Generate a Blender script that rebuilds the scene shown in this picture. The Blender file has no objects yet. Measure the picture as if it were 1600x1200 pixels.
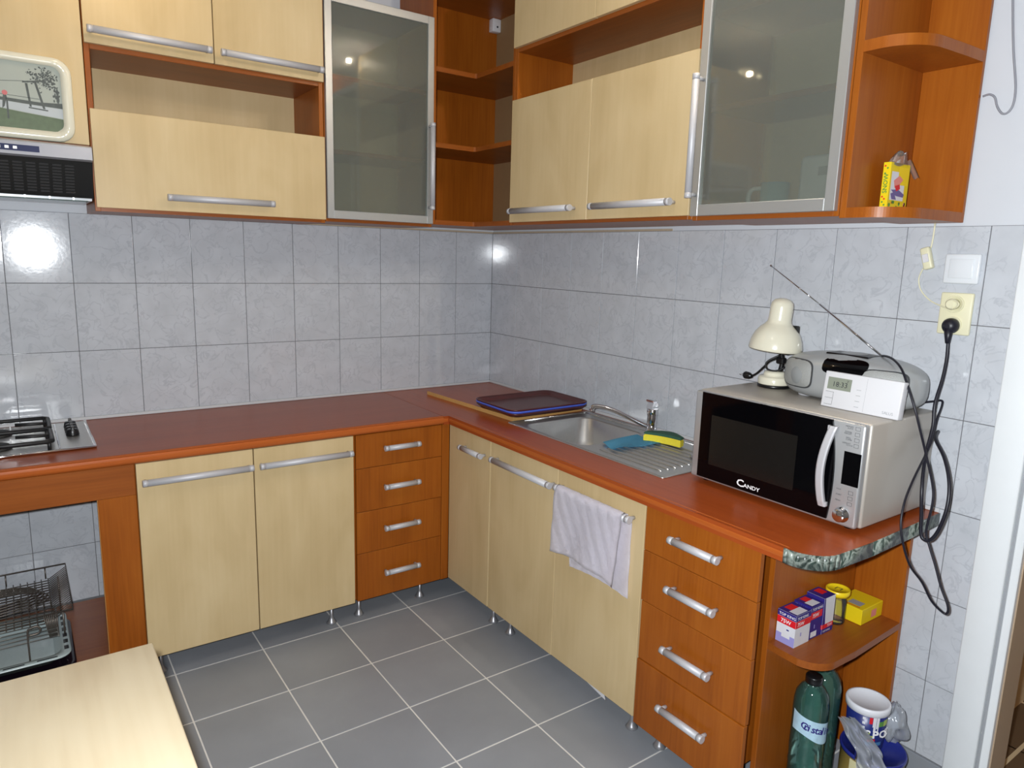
import bpy, bmesh, math, random
from mathutils import Vector, Matrix
random.seed(7)
S = bpy.context.scene
C = S.collection
PI = math.pi

# ---------------------------------------------------------------- camera, light, exposure
def look(yaw, pitch, roll):
    cy, sy, cp, sp, cr, sr = math.cos(yaw), math.sin(yaw), math.cos(pitch), math.sin(pitch), math.cos(roll), math.sin(roll)
    f = Vector((sy*cp, cy*cp, sp)); r = Vector((cy, -sy, 0)); u = r.cross(f)
    return cr*r + sr*u, -sr*r + cr*u, f
CAM = Vector((-2.18695, -3.29803, 1.57611))
r_, u_, f_ = look(0.61813, -0.17964, 0.02852)
cd = bpy.data.cameras.new('camera'); cam = bpy.data.objects.new('camera', cd); C.objects.link(cam)
cam.matrix_world = Matrix(((r_.x, u_.x, -f_.x, CAM.x), (r_.y, u_.y, -f_.y, CAM.y), (r_.z, u_.z, -f_.z, CAM.z), (0, 0, 0, 1)))
cd.sensor_width = 36; cd.lens = 1098.88/1600*36; cd.clip_start = .02
S.camera = cam
w = bpy.data.worlds.new('world'); S.world = w; w.use_nodes = True
w.node_tree.nodes['Background'].inputs[0].default_value = (.8, .85, 1, 1)
w.node_tree.nodes['Background'].inputs[1].default_value = .12
def lamp(name, loc, power, col, radius):
    d = bpy.data.lights.new(name, 'POINT'); d.energy = power; d.color = col; d.shadow_soft_size = radius
    o = bpy.data.objects.new(name, d); o.location = loc; C.objects.link(o); return o
fl = bpy.data.lights.new('camera_flash', 'SPOT'); fl.energy = 150; fl.color = (.925, .965, 1); fl.shadow_soft_size = .018
fl.spot_size = math.radians(128); fl.spot_blend = .6
fo = bpy.data.objects.new('camera_flash', fl); C.objects.link(fo); fo.matrix_world = Matrix.Rotation(math.radians(-6), 4, 'Z') @ cam.matrix_world; fo.location = CAM - .045*r_ + .03*u_ + .02*f_
lamp('ceiling_spot', (-.40, -1.72, 2.72), 5.5, (1, .84, .64), .012)
lamp('ceiling_spot', (-.40, -2.10, 2.72), 5.5, (1, .84, .64), .012)
lamp('ceiling_spot', (-1.85, -.72, 2.58), 2.2, (1, .76, .48), .012)
lamp('ceiling_spot', (-1.75, -2.3, 2.68), 3.0, (1, .88, .74), .06)
lamp('hall_lamp', (1.1, -3.2, 2.3), 6, (1, .84, .64), .08)
S.view_settings.view_transform = 'Standard'; S.view_settings.look = 'None'
S.view_settings.exposure = 0.68; S.view_settings.gamma = 1; S.view_settings.use_curve_mapping = False
S.cycles.use_denoising = True
S.cycles.max_bounces = 8; S.cycles.transparent_max_bounces = 12
S.cycles.caustics_reflective = False

# ---------------------------------------------------------------- materials
def lin(c): return tuple((v/255/12.92 if v/255 <= .04045 else ((v/255+.055)/1.055)**2.4) for v in c)
def nm(name):
    m = bpy.data.materials.new(name); m.use_nodes = True
    return m, m.node_tree, m.node_tree.nodes['Principled BSDF']
def plain(name, c, rough=.5, metal=0, spec=.5, coat=0, noise=0, nscale=40, bump=0, trans=0, sheen=0):
    m, t, p = nm(name); c = lin(c)
    p.inputs['Base Color'].default_value = (*c, 1); p.inputs['Roughness'].default_value = rough
    p.inputs['Metallic'].default_value = metal; p.inputs['Specular IOR Level'].default_value = spec
    p.inputs['Coat Weight'].default_value = coat; p.inputs['Transmission Weight'].default_value = trans
    p.inputs['Sheen Weight'].default_value = sheen
    if noise or bump:
        tc = t.nodes.new('ShaderNodeTexCoord'); n = t.nodes.new('ShaderNodeTexNoise')
        n.inputs['Scale'].default_value = nscale; n.inputs['Detail'].default_value = 4
        t.links.new(tc.outputs['Object'], n.inputs['Vector'])
        if noise:
            mx = t.nodes.new('ShaderNodeMix'); mx.data_type = 'RGBA'
            mx.inputs[6].default_value = (*[v*(1-noise) for v in c], 1); mx.inputs[7].default_value = (*[min(1, v*(1+noise)) for v in c], 1)
            t.links.new(n.outputs['Fac'], mx.inputs[0]); t.links.new(mx.outputs[2], p.inputs['Base Color'])
        if bump:
            b = t.nodes.new('ShaderNodeBump'); b.inputs['Strength'].default_value = bump; b.inputs['Distance'].default_value = .003
            t.links.new(n.outputs['Fac'], b.inputs['Height']); t.links.new(b.outputs['Normal'], p.inputs['Normal'])
    return m
def coords(t, scale):
    tc = t.nodes.new('ShaderNodeTexCoord'); oi = t.nodes.new('ShaderNodeObjectInfo')
    mu = t.nodes.new('ShaderNodeVectorMath'); mu.operation = 'SCALE'; mu.inputs[3].default_value = 9.0
    cb = t.nodes.new('ShaderNodeCombineXYZ')
    for i in range(3): t.links.new(oi.outputs['Random'], cb.inputs[i])
    t.links.new(cb.outputs[0], mu.inputs[0])
    ad = t.nodes.new('ShaderNodeVectorMath'); ad.operation = 'ADD'
    t.links.new(tc.outputs['Object'], ad.inputs[0]); t.links.new(mu.outputs[0], ad.inputs[1])
    mp = t.nodes.new('ShaderNodeMapping'); mp.inputs['Scale'].default_value = scale
    t.links.new(ad.outputs[0], mp.inputs['Vector']); return mp.outputs[0]
def wood(name, dark, mid, light, axis, rough=.4, coat=0, s1=5, s2=70, contrast=1.0, stretch=.16, fine=.38):
    m, t, p = nm(name)
    def sc(a, b):
        v = [a, a, a]; v[axis] = b; return v
    n1 = t.nodes.new('ShaderNodeTexNoise'); n1.inputs['Scale'].default_value = 1; n1.inputs['Detail'].default_value = 3; n1.inputs['Distortion'].default_value = .6
    t.links.new(coords(t, sc(s1, s1*stretch)), n1.inputs['Vector'])
    n2 = t.nodes.new('ShaderNodeTexNoise'); n2.inputs['Scale'].default_value = 1; n2.inputs['Detail'].default_value = 2
    t.links.new(coords(t, sc(s2, s2*.035)), n2.inputs['Vector'])
    mx = t.nodes.new('ShaderNodeMix'); mx.inputs[0].default_value = fine
    t.links.new(n1.outputs['Fac'], mx.inputs[2]); t.links.new(n2.outputs['Fac'], mx.inputs[3])
    rp = t.nodes.new('ShaderNodeValToRGB'); e = rp.color_ramp.elements
    e[0].position = .5-.22/contrast; e[0].color = (*lin(dark), 1); e[1].position = .5+.22/contrast; e[1].color = (*lin(light), 1)
    k = e.new(.5); k.color = (*lin(mid), 1)
    t.links.new(mx.outputs[0], rp.inputs['Fac']); t.links.new(rp.outputs['Color'], p.inputs['Base Color'])
    p.inputs['Roughness'].default_value = rough; p.inputs['Coat Weight'].default_value = coat; p.inputs['Specular IOR Level'].default_value = .32
    return m
def marble(name, base, vein, rough, vscale=7, amount=.5, bump=.0, band=.05, soft=None):
    m, t, p = nm(name); v = coords(t, (1, 1, 1))
    n = t.nodes.new('ShaderNodeTexNoise'); n.inputs['Scale'].default_value = vscale; n.inputs['Detail'].default_value = 7; n.inputs['Distortion'].default_value = .9
    t.links.new(v, n.inputs['Vector'])
    rp = t.nodes.new('ShaderNodeValToRGB'); e = rp.color_ramp.elements
    e[0].position = .5-band; e[0].color = (0, 0, 0, 1); e[1].position = .5+band; e[1].color = (0, 0, 0, 1); k = e.new(.5); k.color = (1, 1, 1, 1)
    t.links.new(n.outputs['Fac'], rp.inputs['Fac'])
    n2 = t.nodes.new('ShaderNodeTexNoise'); n2.inputs['Scale'].default_value = vscale*.8; n2.inputs['Detail'].default_value = 5
    t.links.new(v, n2.inputs['Vector'])
    ml = t.nodes.new('ShaderNodeMath'); ml.operation = 'MULTIPLY'; t.links.new(rp.outputs['Color'], ml.inputs[0]); t.links.new(n2.outputs['Fac'], ml.inputs[1])
    m2 = t.nodes.new('ShaderNodeMath'); m2.operation = 'MULTIPLY'; t.links.new(ml.outputs[0], m2.inputs[0]); m2.inputs[1].default_value = amount
    rb = t.nodes.new('ShaderNodeValToRGB'); e = rb.color_ramp.elements; b0 = lin(base)
    sf = soft or .07
    e[0].position = .3; e[0].color = (*[x*(1-sf) for x in b0], 1); e[1].position = .7; e[1].color = (*[min(1, x*(1+sf)) for x in b0], 1)
    t.links.new(n2.outputs['Fac'], rb.inputs['Fac'])
    mx = t.nodes.new('ShaderNodeMix'); mx.data_type = 'RGBA'; t.links.new(m2.outputs[0], mx.inputs[0])
    t.links.new(rb.outputs['Color'], mx.inputs[6]); mx.inputs[7].default_value = (*lin(vein), 1)
    t.links.new(mx.outputs[2], p.inputs['Base Color']); p.inputs['Roughness'].default_value = rough
    if bump:
        n3 = t.nodes.new('ShaderNodeTexNoise'); n3.inputs['Scale'].default_value = 55; n3.inputs['Detail'].default_value = 2; t.links.new(v, n3.inputs['Vector'])
        b = t.nodes.new('ShaderNodeBump'); b.inputs['Strength'].default_value = bump; b.inputs['Distance'].default_value = .002
        t.links.new(n3.outputs['Fac'], b.inputs['Height']); t.links.new(b.outputs['Normal'], p.inputs['Normal'])
    return m
def seethrough(name, tint, haze, hazecol, clear, rough, gloss=.04):
    """thin sheet: part haze (diffuse), part clear, part blurred refraction, with a mirror coat"""
    m = bpy.data.materials.new(name); m.use_nodes = True; t = m.node_tree; t.nodes.clear()
    out = t.nodes.new('ShaderNodeOutputMaterial')
    d = t.nodes.new('ShaderNodeBsdfDiffuse'); d.inputs[0].default_value = (*hazecol, 1)
    tr = t.nodes.new('ShaderNodeBsdfTransparent'); tr.inputs[0].default_value = (*tint, 1)
    rf = t.nodes.new('ShaderNodeBsdfRefraction'); rf.inputs[0].default_value = (*tint, 1); rf.inputs['Roughness'].default_value = rough; rf.inputs['IOR'].default_value = 1.03
    m1 = t.nodes.new('ShaderNodeMixShader'); m1.inputs[0].default_value = clear; t.links.new(rf.outputs[0], m1.inputs[1]); t.links.new(tr.outputs[0], m1.inputs[2])
    m2 = t.nodes.new('ShaderNodeMixShader'); m2.inputs[0].default_value = haze; t.links.new(m1.outputs[0], m2.inputs[1]); t.links.new(d.outputs[0], m2.inputs[2])
    g = t.nodes.new('ShaderNodeBsdfGlossy'); g.inputs['Roughness'].default_value = gloss
    fr = t.nodes.new('ShaderNodeFresnel'); fr.inputs[0].default_value = 1.45
    m3 = t.nodes.new('ShaderNodeMixShader'); t.links.new(fr.outputs[0], m3.inputs[0]); t.links.new(m2.outputs[0], m3.inputs[1]); t.links.new(g.outputs[0], m3.inputs[2])
    t.links.new(m3.outputs[0], out.inputs[0]); return m

PALE = wood('birch_laminate', (184, 160, 116), (200, 177, 134), (212, 191, 150), 2, rough=.36, s1=6, s2=70, contrast=.62, stretch=.4, fine=.2)
TABLEW = wood('table_birch', (182, 162, 130), (202, 187, 157), (210, 197, 169), 1, rough=.4, s1=7, s2=60, contrast=.8, stretch=.3, fine=.3)
CHERRY = wood('cherry_laminate', (122, 60, 12), (150, 80, 19), (166, 95, 27), 2, rough=.36, s1=9, s2=120, contrast=.75)
CHERRYX = wood('cherry_laminate_lengthwise_x', (116, 58, 18), (142, 76, 26), (156, 88, 33), 0, rough=.36, s1=9, s2=120, contrast=.75)
CHERRYY = wood('cherry_laminate_lengthwise_y', (116, 58, 18), (142, 76, 26), (156, 88, 33), 1, rough=.36, s1=9, s2=120, contrast=.75)
TOPX = wood('worktop_laminate_x', (122, 56, 30), (142, 68, 36), (156, 80, 44), 0, rough=.30, s1=6, s2=90, contrast=.7)
TOPY = wood('worktop_laminate_y', (132, 56, 22), (154, 70, 28), (168, 82, 36), 1, rough=.30, s1=6, s2=90, contrast=.7)
NOSE = wood('worktop_nosing', (150, 72, 26), (172, 88, 36), (184, 100, 46), 0, rough=.28, s1=6, s2=90, contrast=.7)
RAWEDGE = plain('raw_board_edge', (178, 122, 62), .7, noise=.15, nscale=80)
UNDER = plain('underside_board', (176, 160, 150), .6, noise=.06)
TILE = marble('wall_tile_glaze', (190, 194, 200), (146, 150, 160), .085, vscale=17, amount=.6, bump=.05, band=.03, soft=.06)
GROUT = plain('wall_grout', (112, 112, 114), .9)
FTILE = marble('floor_tile_matt', (140, 144, 150), (130, 134, 140), .42, vscale=3, amount=.5, bump=.05, band=.2, soft=.12)
FGROUT = plain('floor_grout', (214, 212, 208), .9, noise=.15, nscale=15)
HTILE = plain('hall_tile', (86, 68, 50), .5, noise=.15, nscale=9)
HGROUT = plain('hall_grout', (188, 170, 138), .9)
PAINT = plain('white_wall_paint', (200, 204, 210), .85, noise=.02, nscale=8, bump=.04)
PAINT2 = plain('white_gloss_paint', (226, 230, 232), .35, noise=.03, nscale=14)
JAMB = plain('jamb_paint', (176, 154, 130), .7)
BEIGE = plain('beige_wall_paint', (214, 190, 156), .85)
GREYGAP = plain('rebate_grey', (150, 152, 156), .8)
ALU = plain('satin_aluminium', (190, 190, 194), .52, metal=.25)
FOOTM = plain('steel_foot', (150, 150, 154), .35, metal=.6)
ALUF = plain('aluminium_door_frame', (186, 188, 188), .42, metal=.7)
CHROME = plain('chrome', (225, 225, 228), .06, metal=1)
STEEL = plain('brushed_steel', (196, 195, 192), .34, metal=.85, noise=.06, nscale=120)
STEELS = plain('silver_sheet', (186, 180, 171), .42, metal=.3)
SILVER = plain('silver_paint', (186, 188, 190), .38, metal=.6)
FROST = seethrough('frosted_glass', (.78, .81, .77), .24, (.34, .36, .32), .68, .14, .03)
CLEARG = seethrough('clear_glass', (.93, .95, .93), .04, (.7, .7, .7), .9, .02, .02)
PET = seethrough('green_pet', (.66, .88, .82), .13, (.14, .40, .34), .82, .10, .05)
BAG = seethrough('bag_film', (.9, .93, .96), .34, (.72, .76, .82), .85, .2, .12)
CELLO = seethrough('cellophane', (.93, .92, .9), .16, (.7, .68, .66), .9, .1, .05)
BLACK = plain('black_plastic', (17, 17, 19), .32)
BLACKG = plain('black_glass', (5, 5, 7), .06, spec=.2)
WINDOWG = plain('oven_window_mesh', (20, 20, 19), .25)
IRON = plain('cast_iron', (22, 22, 23), .5, noise=.2, nscale=60)
CORDM = plain('dark_cord', (22, 22, 34), .42)
CREAM = plain('cream_enamel', (222, 218, 198), .22, coat=.3)
CREAMP = plain('cream_plastic', (222, 218, 186), .4)
WHITEP = plain('white_plastic', (214, 214, 217), .35)
WHITEG = plain('white_switch_plastic', (218, 222, 226), .22)
LCD = plain('lcd_grey', (136, 142, 128), .25)
INK = plain('dark_ink', (40, 42, 48), .6)
GREYINK = plain('grey_ink', (150, 152, 156), .6)
WHITEINK = plain('white_ink', (236, 236, 238), .6)
NAVY = plain('navy_print', (44, 36, 120), .4, noise=.1)
RED = plain('red_print', (214, 32, 44), .4)
CARD = plain('white_card', (214, 216, 222), .5, noise=.06, nscale=30)
LILAC = plain('lilac_print', (150, 148, 206), .45)
YELLOW = plain('yellow_card', (226, 200, 24), .4)
YELLOWP = plain('yellow_plastic', (236, 206, 30), .35)
SPONGEY = plain('sponge_yellow', (232, 214, 60), .9, bump=.5, nscale=120)
SPONGEG = plain('sponge_green', (52, 92, 74), .95, bump=.6, nscale=200)
BLUECLOTH = plain('blue_cloth', (118, 204, 242), .85, bump=.3, nscale=250)
TERRY = plain('terry_cloth', (238, 234, 243), .95, noise=.06, nscale=60, bump=.8, sheen=.4)
TRAYB = plain('brown_tray_plastic', (84, 36, 34), .32, noise=.1)
TRAYBL = plain('blue_tray_plastic', (84, 112, 226), .4)
BOARDE = plain('board_edge', (196, 152, 88), .7, noise=.12, nscale=90)
GREENM = marble('green_marble_edge', (52, 66, 60), (176, 186, 176), .3, vscale=26, amount=1.3, band=.1, soft=.6)
ENAMEL = plain('speckled_enamel', (176, 190, 190), .25, noise=.12, nscale=240)
DARKTRAY = plain('dark_enamel', (30, 20, 30), .12, coat=.4)
WIRE = plain('grey_wire', (120, 112, 104), .4, metal=.7)
WIREL = plain('bright_wire', (190, 190, 186), .3, metal=.9)
RADIO = plain('radio_silver', (172, 175, 176), .34, metal=.3)
GRILL = plain('radio_grille', (166, 168, 166), .5, metal=.3, bump=.6, nscale=420)
HOODB = plain('hood_black', (16, 16, 16), .35)
VISOR = seethrough('visor_glass', (.5, .62, .58), .25, (.3, .38, .36), .8, .1, .03)
BLUEP = plain('bucket_blue', (28, 42, 112), .35, noise=.25, nscale=40)
LIDW = plain('bucket_lid_white', (224, 226, 232), .4)
TINBLUE = plain('tin_lid_blue', (34, 44, 128), .3, coat=.3)
TING = plain('tin_print_gold', (188, 160, 84), .35, metal=.3)
LABELB = plain('bottle_label', (176, 208, 230), .3, noise=.35, nscale=45)
SKYP = plain('print_sky', (162, 168, 158), .5, noise=.06, nscale=10)
PDARK = plain('print_dark', (70, 76, 72), .5, noise=.5, nscale=70)
PGRASS = plain('print_grass', (84, 100, 70), .5, noise=.3, nscale=50)
PRIVER = plain('print_river', (176, 182, 184), .5, noise=.1, nscale=20)
GREEND = plain('green_print', (86, 140, 60), .5)
PURPLE = plain('violet_print', (104, 96, 150), .5)
PINK = plain('pink_print', (224, 140, 130), .5)
ORANGE = plain('orange_print', (206, 96, 50), .5)
TEALM = plain('mug_glaze', (150, 190, 196), .25)
TANTRIM = plain('tan_wall_strip', (176, 160, 138), .8, noise=.1)

# ---------------------------------------------------------------- builders
OFF = {}
class G:
    def __init__(s): s.bm = bmesh.new()
    def _mark(s): s.n = len(s.bm.faces)
    def _fin(s, fs, m, smooth):
        for f in fs: f.material_index = m; f.smooth = smooth
    def box(s, x0, y0, z0, x1, y1, z1, m=0, b=0, seg=1, smooth=False):
        x0, x1 = min(x0, x1), max(x0, x1); y0, y1 = min(y0, y1), max(y0, y1); z0, z1 = min(z0, z1), max(z0, z1)
        bm = bmesh.new()
        vs = [bm.verts.new((x, y, z)) for x in (x0, x1) for y in (y0, y1) for z in (z0, z1)]
        for q in ((0, 1, 3, 2), (4, 6, 7, 5), (0, 4, 5, 1), (2, 3, 7, 6), (0, 2, 6, 4), (1, 5, 7, 3)): bm.faces.new([vs[i] for i in q])
        if b: bmesh.ops.bevel(bm, geom=bm.edges[:], offset=b, segments=seg, affect='EDGES', profile=.5)
        s.add(bm, m, smooth or (b > 0 and seg > 1)); return s
    def add(s, bm, m=None, smooth=None, mtx=None):
        if mtx is not None: bm.transform(mtx)
        mp = {}
        for v in bm.verts: mp[v] = s.bm.verts.new(v.co)
        for f in bm.faces:
            try: nf = s.bm.faces.new([mp[v] for v in f.verts])
            except ValueError: continue
            nf.material_index = f.material_index if m is None else m; nf.smooth = f.smooth if smooth is None else smooth
        bm.free()
    def lathe(s, prof, c=(0, 0, 0), d=(0, 0, 1), n=24, m=0, smooth=True, cap=True, sx=1, sy=1):
        """prof: (radius, height) pairs along direction d from c"""
        d = Vector(d).normalized(); a = d.orthogonal().normalized(); b = d.cross(a); c = Vector(c)
        if abs(d.z) > .999: a, b = Vector((1, 0, 0)), Vector((0, 1 if d.z > 0 else -1, 0))
        bm = bmesh.new(); rings = []
        for r, h in prof:
            rings.append([bm.verts.new(c + d*h + a*(r*sx*math.cos(2*PI*i/n)) + b*(r*sy*math.sin(2*PI*i/n))) for i in range(n)])
        for p, q in zip(rings, rings[1:]):
            for i in range(n): bm.faces.new((p[i], p[(i+1) % n], q[(i+1) % n], q[i]))
        if cap:
            if prof[0][0] > 1e-5: bm.faces.new(rings[0][::-1])
            if prof[-1][0] > 1e-5: bm.faces.new(rings[-1])
        for f in bm.faces: f.smooth = smooth and len(f.verts) == 4
        s.add(bm, m); return s
    def cyl(s, p, q, r, n=16, m=0, r2=None, smooth=True):
        p, q = Vector(p), Vector(q); return s.lathe([(r, 0), (r if r2 is None else r2, (q-p).length)], p, q-p, n, m, smooth)
    def tube(s, pts, r, n=8, m=0, smooth=True, sub=0, closed=False):
        pts = [Vector(p) for p in pts]
        if sub:
            out = []
            for i in range(len(pts)-1):
                p0, p1, p2, p3 = pts[max(i-1, 0)], pts[i], pts[i+1], pts[min(i+2, len(pts)-1)]
                for k in range(sub):
                    t = k/sub
                    out.append(.5*((2*p1) + (p2-p0)*t + (2*p0-5*p1+4*p2-p3)*t*t + (3*p1-p0-3*p2+p3)*t**3))
            if isinstance(r, (list, tuple)): r = [r[i]+(r[i+1]-r[i])*k/sub for i in range(len(r)-1) for k in range(sub)] + [r[-1]]
            out.append(pts[-1]); pts = out
        bm = bmesh.new(); rings = []; L = len(pts); a = None
        for i, p in enumerate(pts):
            d = (pts[(i+1) % L if closed else min(i+1, L-1)] - pts[(i-1) % L if closed else max(i-1, 0)]).normalized()
            a = d.orthogonal().normalized() if a is None else (a - d*a.dot(d)).normalized()
            b = d.cross(a); rr = r[i] if isinstance(r, (list, tuple)) else r
            rings.append([bm.verts.new(p + a*rr*math.cos(2*PI*k/n) + b*rr*math.sin(2*PI*k/n)) for k in range(n)])
        pr = list(zip(rings, rings[1:])) + ([(rings[-1], rings[0])] if closed else [])
        for p, q in pr:
            for k in range(n): bm.faces.new((p[k], p[(k+1) % n], q[(k+1) % n], q[k]))
        if not closed: bm.faces.new(rings[0][::-1]); bm.faces.new(rings[-1])
        s.add(bm, m, smooth); return s
    def prism(s, poly, h0, h1, axis='z', m=0, mside=None, b=0, seg=1):
        """extrude a 2-D outline; axis z: (x,y), y: (x,z), x: (y,z)"""
        bm = bmesh.new()
        def P(p, h): return {'z': (p[0], p[1], h), 'y': (p[0], h, p[1]), 'x': (h, p[0], p[1])}[axis]
        A = [bm.verts.new(P(p, h0)) for p in poly]; B = [bm.verts.new(P(p, h1)) for p in poly]; n = len(poly)
        bm.faces.new(A[::-1]); bm.faces.new(B)
        for i in range(n):
            f = bm.faces.new((A[i], A[(i+1) % n], B[(i+1) % n], B[i])); f.material_index = m if mside is None else mside
        for f in bm.faces:
            if len(f.verts) == n and n != 4: f.material_index = m
        bmesh.ops.recalc_face_normals(bm, faces=bm.faces[:])
        if b: bmesh.ops.bevel(bm, geom=[e for e in bm.edges if abs(sum(1 for f in e.link_faces if len(f.verts) == n) - 1) < 1], offset=b, segments=seg, affect='EDGES')
        s.add(bm, m if mside is None else None, False); return s
    def quad(s, o, r, u, a0, b0, a1, b1, m=0, e=.0004):
        o, r, u = Vector(o), Vector(r), Vector(u); n = r.cross(u)*e
        f = s.bm.faces.new([s.bm.verts.new(o+r*a+u*b+n) for a, b in ((a0, b0), (a1, b0), (a1, b1), (a0, b1))]); f.material_index = m; return s
    def poly(s, o, r, u, pts, m=0, e=.0004):
        o, r, u = Vector(o), Vector(r), Vector(u); n = r.cross(u)*e
        f = s.bm.faces.new([s.bm.verts.new(o+r*a+u*b+n) for a, b in pts]); f.material_index = m; return s
    def grid(s, fn, nu, nv, m=0, smooth=True):
        V = [[s.bm.verts.new(fn(i/nu, j/nv)) for j in range(nv+1)] for i in range(nu+1)]
        for i in range(nu):
            for j in range(nv):
                f = s.bm.faces.new((V[i][j], V[i+1][j], V[i+1][j+1], V[i][j+1])); f.material_index = m; f.smooth = smooth
        return s
    def mesh(s, name, mats):
        me = bpy.data.meshes.new(name); s.bm.normal_update(); s.bm.to_mesh(me); s.bm.free()
        for m in (mats if isinstance(mats, (list, tuple)) else [mats]): me.materials.append(m)
        return me
    def obj(s, name, mats, parent=None, recalc=False):
        """vertices are given in world space; a part's mesh is moved to its thing's own space"""
        if recalc: bmesh.ops.recalc_face_normals(s.bm, faces=s.bm.faces[:])
        me = s.mesh(name, mats); o = bpy.data.objects.new(name, me); C.objects.link(o)
        if parent is not None:
            o.parent = parent; off = OFF[parent.name]; me.transform(Matrix.Translation(-off)); OFF[o.name] = off
        else: OFF[o.name] = Vector((0, 0, 0))
        return o
def tag(o, label, cat, group=None):
    o['label'] = label; o['category'] = cat
    if group: o['group'] = group
    return o
def thing(name, label, cat, loc, group=None):
    o = bpy.data.objects.new(name, None); C.objects.link(o); o.location = loc; o.empty_display_size = .05
    OFF[o.name] = Vector(loc); return tag(o, label, cat, group)
def single(g, name, mats, loc, label, cat, group=None, recalc=False):
    """a thing that is one mesh, its origin at its base"""
    o = g.obj(name, mats, None, recalc); o.data.transform(Matrix.Translation(-Vector(loc))); o.location = loc; OFF[o.name] = Vector(loc)
    return tag(o, label, cat, group)
def struct(o): o['kind'] = 'structure'; return o
def text(s, size, o, r, u, mat, parent, name='lettering', off=0, sx=1.0, extra=()):
    """flat printed words as mesh; several (string, size, a, b) pieces can be joined through extra"""
    g = G(); o, r, u = Vector(o), Vector(r), Vector(u); n = r.cross(u)
    for st, sz, a, b in ([(s, size, 0, 0)] if s else []) + list(extra):
        cu = bpy.data.curves.new('t', 'FONT'); cu.body = st; cu.size = sz; cu.offset = off*sz; cu.resolution_u = 2
        ob = bpy.data.objects.new('t', cu); C.objects.link(ob)
        bpy.context.view_layer.update(); me = bpy.data.meshes.new_from_object(ob.evaluated_get(bpy.context.evaluated_depsgraph_get()))
        bpy.data.objects.remove(ob); bpy.data.curves.remove(cu)
        bm = bmesh.new(); bm.from_mesh(me); bpy.data.meshes.remove(me)
        base = o + r*a + u*b + n*.0008
        for v in bm.verts: v.co = base + r*(v.co.x*sx) + u*v.co.y
        g.add(bm, 0, False)
    return g.obj(name, mat, parent)
def rrect(x0, y0, x1, y1, r, n=5):
    out = []
    for cx, cy, a in ((x1-r, y1-r, 0), (x0+r, y1-r, 90), (x0+r, y0+r, 180), (x1-r, y0+r, 270)):
        for k in range(n+1):
            t = math.radians(a + 90*k/n); out.append((cx+r*math.cos(t), cy+r*math.sin(t)))
    return out
X, Y, Z = Vector((1, 0, 0)), Vector((0, 1, 0)), Vector((0, 0, 1))
def handle(parent, axis, a, b, c, z, face, r=.0125):
    """bar handle along axis x/y at height z (or vertical for axis z, c = position along the wall run); face = door face plane, c = bar centre off the wall"""
    g = G()
    if axis == 'x': P = lambda t, d: (t, d, z)
    elif axis == 'y': P = lambda t, d: (d, t, z)
    elif axis == 'zx': P = lambda t, d: (z, d, t)
    else: P = lambda t, d: (d, z, t)
    lo, hi = min(a, b), max(a, b); e = .018
    g.cyl(P(lo+e, c), P(hi-e, c), r, 16); g.cyl(P(lo, c), P(lo+e-.0015, c), r*1.01, 16); g.cyl(P(hi-e+.0015, c), P(hi, c), r*1.01, 16)
    g.cyl(P(lo+e, c), P(lo+e-.0016, c), r*.9, 12); g.cyl(P(hi-e, c), P(hi-e+.0016, c), r*.9, 12)
    for t in (lo+.012, hi-.012): g.cyl(P(t, c), P(t, face), r*.55, 10)
    return g.obj('handle', ALU, parent)
def board(parent, name, mat, x0, y0, z0, x1, y1, z1, b=.0012):
    return G().box(x0, y0, z0, x1, y1, z1, b=b).obj(name, mat, parent)

# ---------------------------------------------------------------- room shell
CEIL = 2.80
floor = struct(G().box(-3.4, -4.2, -.06, .13, .1, -.0012).obj('floor', FGROUT))
FT, FX, FY = .32239, -1.80302, -.63907
me = G().box(.0024, .0024, -.012, FT-.0024, FT-.0024, 0, b=.0012).mesh('tile', FTILE)
for i in range(-4, 6):
    for j in range(-11, 2):
        o = bpy.data.objects.new('tile', me); C.objects.link(o); o.parent = floor
        o.location = (FX+FT*i, FY+FT*j, random.uniform(-.0006, .0004))
wb = struct(G().box(-3.4, .006, -.06, .13, .12, CEIL+.1).obj('wall_back', PAINT))
wbg = G().box(-3.0, .0028, .0, .006, .0068, 1.6945).obj('grout', GROUT, wb)
DO = -2.64
wr = struct(G().box(.006, DO, -.06, .117, .006, CEIL+.1).box(.006, -3.62, 2.1, .117, DO, CEIL+.1).box(.006, -4.2, -.06, .117, -3.62, CEIL+.1).obj('wall_right', PAINT))
wrg = G().box(.0028, -2.533, .0, .0068, .006, 1.6945).obj('grout', GROUT, wr)
TW, TH, TWR = .2193, .272, .22104
_tm = {}
def wtile(par, ax, a, z0, wd, ht):
    k = (ax, round(wd, 4), round(ht, 4))
    if k not in _tm:
        g = G()
        if ax == 'x': g.box(.0011, .0, .0011, wd-.0011, .005, ht-.0011, b=.0008)
        else: g.box(.0, -wd+.0011, .0011, .005, -.0011, ht-.0011, b=.0008)
        _tm[k] = g.mesh('tile', TILE)
    o = bpy.data.objects.new('tile', _tm[k]); C.objects.link(o); o.parent = par
    o.location = (a, random.uniform(-.0004, .0004), z0) if ax == 'x' else (random.uniform(-.0004, .0004), a, z0)
    return o
rows = [1.42246-TH*k for k in range(6)]
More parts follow.
